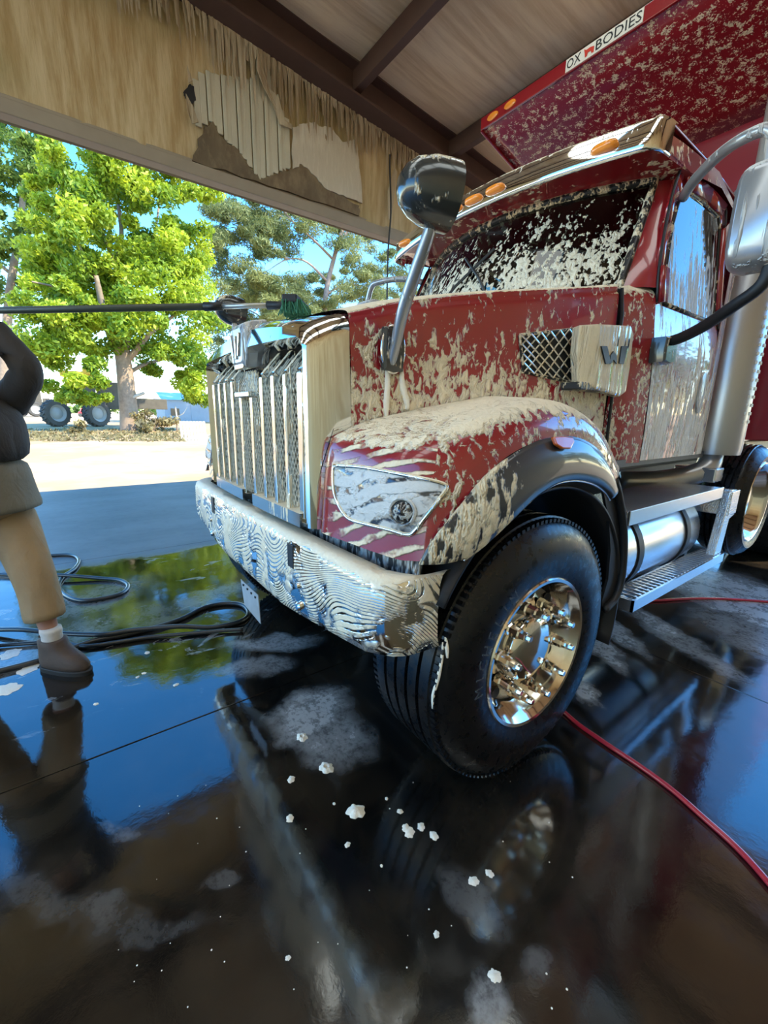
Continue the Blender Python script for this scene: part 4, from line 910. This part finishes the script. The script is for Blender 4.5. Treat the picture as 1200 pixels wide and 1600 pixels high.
edges = [(0,1),(1,2),(2,3),(3,4),(4,5),(5,6),(6,7),(0,8),(8,9),(9,10),(10,11),(11,16),(0,12),(12,13),(13,14),(14,15),(15,17),(3,18),(18,19),(19,20),(3,21),(21,22),(22,23)]
for wi, hc, el in ((20, haL, elL), (23, haR, elR)):   # hands closed round the pole
    a = (hc-el).normalized(); side = pdir; out = a.cross(side).normalized(); k0 = len(nodes); palm = hc-a*.035+out*.018
    nodes.append((palm, .026)); edges.append((wi, k0))
    for j in range(4):
        o_ = side*(.028-.019*j); k = len(nodes); q = palm+o_+a*.02
        nodes += [(q, .010), (hc+o_+a*.030+out*.008, .009), (hc+o_+a*.024-out*.020, .0085), (hc+o_-a*.004-out*.026, .008)]
        edges += [(k0, k), (k, k+1), (k+1, k+2), (k+2, k+3)]
    k = len(nodes); nodes += [(palm+side*.034-a*.012, .011), (hc+side*.036-a*.016-out*.018, .010), (hc+side*.02+a*.006-out*.030, .009)]; edges += [(k0, k), (k, k+1), (k+1, k+2)]
body = skin_mesh('body', nodes, edges, 'skin', per)
def ring(c, rf, rl, t=None, n=24, wob=0., ph=0.):
    """ellipse round c in the plane across t (default level)"""
    t = (t or Vector((0,0,1))).normalized(); a = (fd-t*fd.dot(t)).normalized(); b_ = t.cross(a)
    return [c+a*math.cos(2*PI*k/n)*rf*(1+wob*math.sin(k*2.6+ph))+b_*math.sin(2*PI*k/n)*rl*(1+wob*math.sin(k*1.9+ph)) for k in range(n)]
hc = along(PEL,.06,0,.76)
hd = MB().loft([ring(hc+Vector((0,0,z)), r*1.12, r, wob=0) for z, r in ((-.02,.104),(.03,.112),(.08,.108),(.12,.085),(.145,.04))]); hd.build('cap', 'shirt_dark', per, smooth=True)
MB().loft([ring(hc+fd*.12+Vector((0,0,z)), .085, .085) for z in (.0,.012)]).build('cap_brim', 'shirt_dark', per)
for s in (1, -1):
    MB().loft([ring(hc+lf*s*.101+Vector((0,0,z)), r*1.0, .012) for z, r in ((-.05,.008),(-.035,.018),(.0,.022),(.012,.012))]).build('ear', 'skin', per, smooth=True)
    MB().loft([ring(hc+fd*.083+lf*s*.035+Vector((0,0,-.012+z)), r, r) for z, r in ((-.010,.003),(0,.013),(.010,.003))]).build('eye', 'sock', per, smooth=True)
MB().loft([ring(hc+fd*(.10+d)+Vector((0,0,z)), r, r) for d, z, r in ((0,.0,.006),(.012,-.03,.013),(.006,-.045,.010))]).build('nose', 'skin', per, smooth=True)
MB().tube([hc+fd*.092+lf*.028+Vector((0,0,-.075)), hc+fd*.102+Vector((0,0,-.076)), hc+fd*.092-lf*.028+Vector((0,0,-.075))], .006, 6).build('mouth', 'boot', per)
MB().loft([ring(along(PEL,f,0,z), rf, rl, wob=w_, ph=z*9) for f, z, rf, rl, w_ in ((.035,-.06,.215,.25,.05),(.035,-.03,.205,.245,.04),(.04,.06,.185,.225,.03),(.045,.16,.175,.21,.02),(.045,.24,.165,.20,.02))]).build('shirt_tail', 'shirt_olive', per, smooth=True, sub=1)
tp = MB().loft([ring(along(PEL,f,0,z), rf, rl, wob=w_, ph=z*7) for f, z, rf, rl, w_ in ((.05,.20,.18,.215,.03),(.055,.30,.19,.22,.03),(.055,.42,.185,.225,.02),(.04,.50,.15,.215,.02),(.035,.56,.10,.15,0),(.03,.60,.072,.078,0))])
def sleeve(a, b_, c, r0, r1, r2):
    pts = crom([a, a.lerp(b_, .5)+Vector((0,0,-.02)), b_, b_.lerp(c, .45), b_.lerp(c, .78)], 4); m = len(pts)
    return [r0+(r1-r0)*i/(m*.5) if i < m*.5 else r1+(r2-r1)*(i-m*.5)/(m*.5) for i in range(m)], pts
for a, b_, c in ((shL+Vector((0,0,-.0)), elL, haL), (shR, elR, haR)):
    r_, pts = sleeve(a, b_, c, .095, .074, .05); tp.tube(pts, [r*(1+.05*math.sin(i*2.3)) for i, r in enumerate(r_)], 14)
tp.build('shirt', 'shirt_dark', per, smooth=True, sub=1)
shorts = MB().loft([ring(along(PEL,.01,0,z), rf, rl) for z, rf, rl in ((-.12,.15,.19),(-.02,.165,.205),(.06,.155,.19))])
for hp, kn, an in ((hipL, kneeL, ankL), (hipR, kneeR, ankR)):
    t1 = (kn-hp).normalized(); t2 = (an-kn).normalized(); c = [hp+Vector((0,0,.02)), hp.lerp(kn,.35), hp.lerp(kn,.7), kn, kn.lerp(an,.25), kn.lerp(an,.52), kn.lerp(an,.60)]
    shorts.loft([ring(c[i], rf, rl, -(t1 if i < 3 else (t1+t2) if i == 3 else t2), wob=w_, ph=i*1.7) for i, (rf, rl, w_) in enumerate(((.13,.12,0),(.122,.115,.03),(.112,.105,.06),(.104,.10,.08),(.098,.094,.08),(.102,.098,.09),(.098,.094,.09)))])
shorts.build('shorts', 'khaki', per, smooth=True, sub=1)
pk = along(kneeL, .02, -.10, .10)
for an, to in ((ankL, toeL), (ankR, toeR)):
    f2 = Vector((to.x-an.x, to.y-an.y, 0)).normalized(); sd = Vector((-f2.y, f2.x, 0)); g0 = Vector((an.x, an.y, 0))
    MB().loft([ring(g0+Vector((0,0,z)), r, r*.95, wob=.02, ph=z*40) for z, r in ((.10,.050),(.18,.052),(.21,.05),(.235,.055),(.25,.053))], cap=True).build('sock', 'sock', per, smooth=True)
    def foot(z, heel, toe, w, n=24):
        out = []
        for k in range(n):
            a = 2*PI*k/n; ca, sa = math.cos(a), math.sin(a); L = toe if ca > 0 else heel; ww = w*(1+.12*ca if ca > 0 else 1)
            out.append(g0+f2*(math.copysign(abs(ca)**.8, ca)*L)+sd*(sa*ww)+Vector((0,0,z)))
        return out
    bt = MB().loft([foot(.022,.088,.225,.056), foot(.055,.092,.230,.060), foot(.09,.090,.20,.058), foot(.12,.086,.13,.056), foot(.15,.084,.082,.056), foot(.18,.082,.074,.057), foot(.187,.072,.064,.050)]).build('boot', 'boot', per, smooth=True)
    MB().loft([foot(.0,.094,.235,.062), foot(.024,.096,.240,.064), foot(.028,.094,.232,.061)]).build('boot_sole', 'sole', bt, smooth=True, ang=40)
    MB().tube([g0-f2*.074+Vector((0,0,.15)), g0-f2*.095+Vector((0,0,.185)), g0-f2*.082+Vector((0,0,.20)), g0-f2*.066+Vector((0,0,.165))], .006, 6).build('pull_tab', 'boot', bt)
# pole brush
pb = thing('wash_brush', pole_a, 'long dark pole with a green brush resting on the hood', 'brush')
joint = pole_a+pdir*.16; j2 = un(338, 486, 'y', 0); 
tj = (j2-pole_a).dot(pdir)
MB().tube([pole_a+pdir*(tj-.01), pole_b+pdir*.9], .0165, 10).build('pole', 'pole_green', pb, smooth=True)
MB().tube([pole_a+pdir*.10, pole_a+pdir*(tj+.02)], .0125, 10).build('pole_extension', 'pole_metal', pb, smooth=True)
MB().tube([pole_a+pdir*(tj-.03), pole_a+pdir*(tj+.06)], [.019,.021], 12).build('pole_clamp', 'black', pb, smooth=True)
MB().tube([pole_a, pole_a+pdir*.14], [.014,.02], 10).build('pole_socket', 'dark_metal', pb, smooth=True)
sdv = Vector((pdir.y, -pdir.x, 0)).normalized()
MB().bar(pole_a-sdv*.11+Vector((0,0,.005)), pole_a+sdv*.11+Vector((0,0,.005)), .07, .035).build('brush_block', 'dark_metal', pb, bevel=.006)
m = MB()
for k in range(420):
    p = pole_a+sdv*random.uniform(-.11,.11)-pdir*random.uniform(-.035,.05)+Vector((0,0,.0)); q = p+Vector((random.gauss(0,.015), random.gauss(0,.015), -.06))
    m.bar(p, q, .004, .004)
o = m.build('bristles', 'brush_green', pb, fix=False); o['kind'] = 'stuff'

# ------------------------------------------------------------------ yard: trees, machines, buildings
def leaves(name, mat, centres, radii, n, size, parent, flat=.7, aspect=1.6):
    """n leaves scattered round each centre; every leaf its own little quad"""
    C = np.array([[c.x, c.y, c.z] for c in centres]); Rr = np.asarray(radii); K = len(C)
    p = rng.normal(size=(K, n, 3)); p /= np.linalg.norm(p, axis=2, keepdims=True)+1e-9; p *= (rng.random((K, n, 1))**.45)*Rr[:, None, None]; p[:, :, 2] *= flat
    p = (C[:, None, :]+p).reshape(-1, 3); N_ = len(p)
    u = rng.normal(size=(N_, 3)); u[:, 2] -= .3; u /= np.linalg.norm(u, axis=1, keepdims=True); w = rng.normal(size=(N_, 3)); w -= u*(w*u).sum(1, keepdims=True); w /= np.linalg.norm(w, axis=1, keepdims=True)
    s = size*(.6+.8*rng.random((N_, 1))); a = u*s*aspect/2; b_ = w*s/2
    V = np.stack([p-a, p+b_*.9, p+a, p-b_*.9], 1).reshape(-1, 3); me = bpy.data.meshes.new(name)
    me.vertices.add(len(V)); me.vertices.foreach_set('co', V.ravel()); me.loops.add(N_*4); me.loops.foreach_set('vertex_index', np.arange(N_*4)); me.polygons.add(N_)
    me.polygons.foreach_set('loop_start', np.arange(0, N_*4, 4)); me.polygons.foreach_set('loop_total', np.full(N_, 4)); me.update(calc_edges=True)
    at = me.attributes.new('tone', 'FLOAT', 'FACE'); tone = np.clip(np.repeat(rng.random(K), n)*.6+rng.random(N_)*.5-.05, 0, 1); at.data.foreach_set('value', tone.astype(np.float32))
    o = link(name, me, mat, parent); o['kind'] = 'stuff'; return o
def pxw(u, v, x): return un(u, v, 'x', x)
GZ = -.06
# pecan in full leaf
tx = un(203, 673, 'z', GZ).x
tr = thing('shade_tree', un(203, 673, 'z', GZ), 'broad tree in bright green leaf with a forked pale trunk', 'tree')
def limb(pts, r0, r1, x, parent, name, mat='bark', spread=0.):
    P_ = [pxw(u, v, x+(spread*i/len(pts))) for i, (u, v) in enumerate(pts)]; c = crom(P_, 4); n = len(c)
    return MB().tube(c, [r0+(r1-r0)*i/(n-1) for i in range(n)], 10).build(name, mat, parent, smooth=True)
limb([(203,676),(202,650),(199,620),(196,590),(193,565),(190,550)], .62, .44, tx, tr, 'trunk')
for pts, r0, r1, sp_ in (([(192,560),(178,535),(165,500),(158,470),(150,430)], .34, .14, 2), ([(193,560),(196,530),(196,490),(186,455),(182,420),(190,370),(185,320)], .36, .10, -1), ([(196,565),(215,545),(235,520),(262,500),(290,480)], .24, .07, 1.5), ([(197,585),(225,570),(262,560),(290,555)], .16, .05, -3),
    ([(160,490),(130,470),(90,450),(50,440)], .15, .04, 3), ([(186,455),(215,420),(240,370),(250,310)], .16, .05, -2), ([(150,430),(120,380),(100,330),(90,270)], .15, .04, 2), ([(182,420),(160,360),(150,290),(140,230)], .13, .04, -2)):
    limb(pts, r0, r1, tx, tr, 'branch', spread=sp_)
limb([(203,622),(212,619),(226,614)], .16, .10, tx+.3, tr, 'broken_limb', 'dead_wood')
cs, rd = [], []
def clump(x0, x1, y0, y1, n, xd, test, r=(.7,1.5)):
    k = 0
    while k < n:
        u, v = random.uniform(x0, x1), random.uniform(y0, y1)
        if not test(u, v): continue
        cs.append(pxw(u, v, tx+random.uniform(*xd))); rd.append(random.uniform(*r)); k += 1
clump(-10, 335, 150, 560, 190, (-3,3.5), lambda u, v: ((u-190)/150)**2+((v-330)/190)**2 < 1 and random.random() < (.4 if u < 90 else 1), (.5,1.15))
clump(200, 345, 380, 560, 34, (-3,4), lambda u, v: ((u-260)/85)**2+((v-470)/95)**2 < 1)
clump(20, 200, 380, 600, 46, (-3,4), lambda u, v: ((u-100)/100)**2+((v-490)/90)**2 < 1 and random.random() < .6, (.5,1.1))
clump(225, 330, 540, 640, 26, (-2,3), lambda u, v: v < 590+(u-225)*.45, (.4,.9))
clump(60, 190, 560, 625, 12, (-1,3), lambda u, v: True, (.3,.7))
leaves('foliage', 'leaf_bright', cs, rd, 330, .15, tr, flat=.8, aspect=2.2)
# duller tree at the yard's edge, left of the pecan
cs, rd = [], []; tx2 = -52
t2 = thing('yard_tree', un(-40, 655, 'z', GZ) if False else Vector((tx2, pxw(5,655,tx2).y, GZ)), 'greyish green tall tree standing behind the bright one, thin crown', 'tree')
def clump2(x0, x1, y0, y1, n, x, r):
    for _ in range(n): cs.append(pxw(random.uniform(x0, x1), random.uniform(y0, y1), x+random.uniform(-4,4))); rd.append(random.uniform(*r))
clump2(-90, 85, 190, 330, 60, tx2, (.7,1.6)); clump2(-90, 110, 330, 470, 50, tx2, (.6,1.3))
limb([(5,655),(8,560),(15,460),(30,360),(40,260),(42,200)], .5, .1, tx2, t2, 'trunk')
for pts in ([(14,470),(50,420),(90,390)], [(25,390),(70,340),(100,320)], [(20,430),(-40,380),(-80,330)], [(35,300),(60,250),(75,215)]): limb(pts, .16, .04, tx2, t2, 'branch')
leaves('foliage', 'leaf_mid', cs, rd, 220, .2, t2, aspect=2.2)
# pines
def pine(name, label, x, trunk, brs, tufts, seed):
    random.seed(seed); b0 = pxw(*trunk[0], x); t = thing(name, Vector((b0.x, b0.y, GZ)), label, 'tree', None)
    pts = [Vector((b0.x, b0.y, GZ))]+[pxw(u, v, x) for u, v in trunk[1:]]; c = crom(pts, 4); n = len(c)
    MB().tube(c, [.42-.32*i/(n-1) for i in range(n)], 10).build('trunk', 'pine_bark', t, smooth=True)
    for p in brs: limb(p, .15, .03, x, t, 'branch', 'pine_bark', spread=random.uniform(-2,2))
    C_, R_ = [], []
    for (x0, x1, y0, y1, k) in tufts:
        for _ in range(k): C_.append(pxw(random.uniform(x0, x1), random.uniform(y0, y1), x+random.uniform(-3.5,3.5))); R_.append(random.uniform(.6,1.6))
    leaves('needles', 'leaf_pine', C_, R_, 330, .085, t, flat=.6, aspect=7)
pine('pine_tree', 'tall pine with pale twisting branches in front of blue sky', -46, [(505,640),(506,560),(508,470),(520,410),(538,350),(548,300),(560,240)],
     [[(512,440),(480,410),(450,405),(415,425)], [(520,405),(490,375),(455,345),(430,335)], [(535,355),(490,330),(450,300),(420,285)], [(508,460),(540,445),(575,450),(600,470)], [(528,380),(555,350),(585,335)], [(455,345),(425,305),(400,280)], [(450,405),(420,390),(390,385)]],
     [(325,470,285,330,26),(320,420,330,400,34),(330,400,400,470,16),(400,480,320,400,22),(470,600,300,380,28),(530,640,370,460,34),(380,500,430,500,40),(480,600,450,500,22),(560,700,380,480,16)], 11)
pine('pine_tree', 'low bushy yellow green pine behind the tall pine', -58, [(430,640),(430,560),(432,500),(436,440)], [[(431,520),(400,490),(370,480)], [(432,500),(470,475),(500,470)]], [(360,520,430,520,60),(330,420,470,560,30),(500,640,430,520,40)], 12)
random.seed(5)
# trees mirrored in the door, beyond the rear of the bay
for k, (x, y, h) in enumerate(((16, 40, 9), (24, 44, 11), (7, 52, 10), (33, 38, 8))):
    t = thing('yard_tree', (x, y, GZ), ['green tree standing beyond the rear of the bay, near the truck line', 'tallest round green tree beyond the rear of the bay', 'round green tree straight behind the dump body', 'lowest round green tree beyond the rear of the bay'][k], 'tree', 'trees behind the bay')
    MB().tube([(x,y,GZ),(x+.1,y,h*.3),(x,y+.2,h*.6)], [.35,.25,.12], 8).build('trunk', 'bark', t, smooth=True)
    leaves('foliage', 'leaf_mid', [Vector((x+random.gauss(0,1.7), y+random.gauss(0,1.7), h*.62+random.gauss(0,h*.16))) for _ in range(45)], [random.uniform(.8,1.6) for _ in range(45)], 60, .42, t)
# hedge far away along the field
C_, R_ = [], []
for k in range(150):
    y = -60+k*1.5; C_.append(Vector((-150+random.uniform(-4,4), y, random.uniform(.5,3.2)))); R_.append(random.uniform(1.5,2.6))
o = leaves('far_hedge', 'leaf_far', C_, R_, 40, .9, None); tag(o, 'long low green hedgerow on the far side of the field', 'hedge', kind='stuff')

def big_wheel(c, R, w, parent, ang=0., name='wheel', lugs=18):
    m = MB().lathe([(-w/2,R*.62),(-w/2,R*.9),(-w/2+.06,R*.96),(w/2-.06,R*.96),(w/2,R*.9),(w/2,R*.62)], (0,0,0), 'x', 36, 1)
    Rz = Matrix.Rotation(ang, 3, 'Z')
    for k in range(lugs):
        a = 2*PI*k/lugs
        for s in (-1, 1): m.box(Vector((s*w*.22, R*.97*math.cos(a+s*.08), R*.97*math.sin(a+s*.08))), (w*.5, .08, .10), Matrix.Rotation(a-PI/2, 3, 'X')@Matrix.Rotation(s*.5, 3, 'Z'))
    m.v = [tuple(Rz@Vector(v)+Vector(c)) for v in m.v]; o = m.build(name, 'tyre_far', parent, smooth=True, ang=35)
    m = MB().lathe([(-w*.3,.001),(-w*.3,R*.3),(-w*.12,R*.45),(-w*.4,R*.6),(-w*.42,R*.64),(w*.42,R*.64),(w*.4,R*.6),(w*.12,R*.45),(w*.3,R*.3),(w*.3,.001)], (0,0,0), 'x', 28); m.v = [tuple(Rz@Vector(v)+Vector(c)) for v in m.v]
    m.build('rim', 'rim_grey', o, smooth=True, ang=40); return o
# tall yellow field sprayer behind the trunk
sx = un(85, 667, 'z', GZ).x-.5; by = [pxw(u, 650, sx).y for u in (88, 152)]
sp_ = thing('field_sprayer', Vector((sx-1, (by[0]+by[1])/2, GZ)), 'old yellow high wheeled field machine parked behind the tree', 'tractor')
for y in by:
    for k, xx in enumerate((sx+.2, sx-2.2)): big_wheel((xx, y, 1.06+GZ), 1.06, .62, sp_, math.radians(35))
ym = sum(by)/2
def pbox(px0, py0, px1, py1, x, dep, name, mat, parent, bev=.04):
    a = pxw(px0, py0, x); c = pxw(px1, py1, x); return MB().box(((a.x-dep/2), (a.y+c.y)/2, (a.z+c.z)/2), (dep, abs(c.y-a.y), abs(c.z-a.z))).build(name, mat, parent, bevel=bev)
pbox(92, 612, 165, 632, sx, 2.4, 'chassis', 'tractor_dark', sp_); pbox(112, 582, 150, 614, sx, 2.2, 'hopper', 'tractor_dark', sp_); pbox(92, 578, 152, 588, sx+.1, 2.6, 'hopper_rim', 'tractor_yellow', sp_); pbox(128, 574, 148, 586, sx+.2, 2.0, 'cab_roof', 'tractor_yellow', sp_); pbox(92, 606, 108, 618, sx+.2, 2.0, 'engine_cover', 'tractor_yellow', sp_); pbox(150, 596, 200, 640, sx-.4, 1.6, 'engine_bay', 'tractor_dark', sp_); pbox(205, 622, 262, 640, sx-.6, 1.6, 'tool_beam', 'tractor_dark', sp_)
for u in (100, 160): pbox(u-2, 615, u+2, 645, sx-.6, .2, 'axle_strut', 'tractor_dark', sp_, .02)
# far machinery and vehicles
fx_ = -84
ft = thing('farm_tractor', Vector((fx_, pxw(52, 650, fx_).y, GZ)), 'distant grey farm tractor with pale wheel rims', 'tractor')
for u, R in ((56, 1.15), (33, .8)):
    for dx_ in (0, -1.9): big_wheel((fx_+dx_, pxw(u, 645, fx_).y, R+GZ), R, .5, ft, math.radians(30), lugs=0)
pbox(28, 630, 66, 640, fx_-.5, 1.0, 'hood', 'tractor_dark', ft); pbox(44, 612, 66, 632, fx_-.4, 1.5, 'cab', 'tractor_dark', ft); pbox(66, 622, 80, 640, fx_-.4, 1.2, 'loader', 'tractor_dark', ft)
for nm, u0, u1, v0, v1, mat, lab in (('parked_car', 72, 92, 630, 645, 'car_blue', 'distant pale blue parked car beside the grey tractor'), ('parked_car', 122, 138, 634, 645, 'car_red', 'distant red parked car between the sprayer wheels'), ('parked_car', 143, 153, 636, 645, 'car_white', 'distant white parked car beside the red one')):
    x = -88; a = pxw(u0, v1, x); t = thing(nm, Vector((x, (pxw(u0,v1,x).y+pxw(u1,v1,x).y)/2, GZ)), lab, 'car')
    y0, y1 = pxw(u0, v1, x).y, pxw(u1, v1, x).y; L = y1-y0; H = 1.45
    MB().loft([[Vector((xx, y0+L*f, GZ+z)) for f, z in ((0,.35),(.02,.8),(.22,.9),(.34,1.4),(.72,H),(.88,.95),(.99,.85),(1,.35))] for xx in (x, x-1.7)]).build('body', mat, t, bevel=.05)
    for f in (.2, .8):
        for xx in (x+.02, x-1.72): MB().lathe([(-.1,0.01),(-.1,.3),(.1,.3),(.1,.01)], (xx, y0+L*f, GZ+.3), 'x', 16).build('wheel', 'tyre_far', t)
    MB().prism([Vector((x+.01, y0+L*f, GZ+z)) for f, z in ((.30,.95),(.38,1.32),(.70,1.36),(.80,.98))], (.01,0,0)).build('window', 'gloss_black', t)
bx = -58; sh = thing('storage_building', Vector((bx, pxw(295,660,bx).y, GZ)), 'low grey building with a pale blue metal roof', 'building')
y0, y1 = pxw(258,650,bx).y, pxw(420,650,bx).y
MB().box((bx-3, (y0+y1)/2, GZ+1.35), (6, y1-y0, 2.7)).build('wall', 'shed_grey', sh); MB().prism([Vector((bx+.3, y0-.3, GZ+2.7)), Vector((bx-6.3, y0-.3, GZ+2.7)), Vector((bx-3, y0-.3, GZ+3.7))], (0, y1-y0+.6, 0)).build('roof', 'roof_blue', sh)
for k in range(5): MB().box((bx+.02, y0+1.2+k*2.4, GZ+1.2), (.06, 1.0, 2.0 if k % 2 else .9)).build('door' if k % 2 else 'window', 'shed_grey' if k % 2 else 'gloss_black', sh)
# white pallet leaning at the edge of the grass
q = un(304, 688, 'z', GZ); pa = thing('pallet', q, 'pale wooden pallet standing upright on the dirt', 'pallet')
w_ = Vector((.25,.97,0)).normalized(); y0_ = -.55
for k in range(8): MB().bar(q+w_*(y0_+k*.155)+Vector((0,0,0)), q+w_*(y0_+k*.155)+Vector((-.15,0,.95)), .10, .025, up=w_.cross(Vector((0,0,1)))).build('slat', 'pallet_wood', pa)
for z in (.08,.48,.88): MB().bar(q+w_*(y0_-.05)+Vector((-.06-.15*z,0,z)), q+w_*(y0_+7*.155+.05)+Vector((-.06-.15*z,0,z)), .06, .09).build('stringer', 'pallet_wood', pa)
q = un(4, 699, 'z', GZ); tk = thing('storage_tank', q-Vector((.6,0,0)), 'pale grey white box tank at the edge of the yard', 'tank')
y1 = un(24, 699, 'x', q.x).y; MB().box((q.x-.6, y1-.7, .46), (1.2, 1.4, 1.0)).build('upper_box', 'tank_white', tk, bevel=.03); MB().box((q.x-.6, y1-.68, GZ+.25+.03), (1.2, 1.36, .5)).build('lower_box', 'tank_white', tk, bevel=.03); 
q = un(277, 674, 'z', GZ); o = MB().tube([q, q+Vector((0,.05,1.0)), q+Vector((.1,0,1.75))], [.07,.06,.04], 8).tube([q+Vector((0,.05,1.0)), q+Vector((0,.5,1.25)), q+Vector((0,.8,1.7))], [.04,.03,.015], 6).build('dead_stump', 'dead_wood', smooth=True); tag(o, 'bare grey dead sapling with a side branch', 'stump')
q = un(33, 682, 'z', GZ); o = MB().tube([q, q+Vector((0,-.02,.8)), q+Vector((0,.03,1.5))], .03, 8).build('fence_post', 'bark', smooth=True); tag(o, 'thin dark post standing near the tank', 'post')
# brushwood and dry grass under the trees
for k, (u, v, r, n) in enumerate(((240,668,1.1,16),(258,650,1.3,16),(125,672,.7,8),(225,672,.6,8))):
    q = un(u, v+6, 'z', GZ); t = thing('brushwood', q, ['dark tangled brush beside the pecan trunk','tall shrubby brush under the low branches','low dry brush in front of the sprayer wheels','small dry bush at the foot of the trunk'][k], 'bush')
    for j in range(5): MB().tube([q, q+Vector((random.uniform(-.5,.5)*r, random.uniform(-.6,.6)*r, r*random.uniform(.7,1.5)))], [.03,.008], 5).build('stem', 'bark', t)
    leaves('twigs', 'dry_brush' if k != 1 else 'leaf_mid', [q+Vector((random.gauss(0,.45)*r, random.gauss(0,.45)*r, abs(random.gauss(.55,.35))*r)) for _ in range(n)], [r*.4]*n, 60, .13, t, aspect=2.5)
C_ = []
for k in range(420):
    p = un(random.uniform(-20,285), random.uniform(671,690), 'z', GZ); C_.append(p+Vector((0,0,.03)))
o = leaves('dry_grass', 'dry_brush', C_, [.45]*len(C_), 8, .10, None, flat=.18, aspect=3); tag(o, 'patchy dry grass along the edge of the yard', 'grass', kind='stuff')
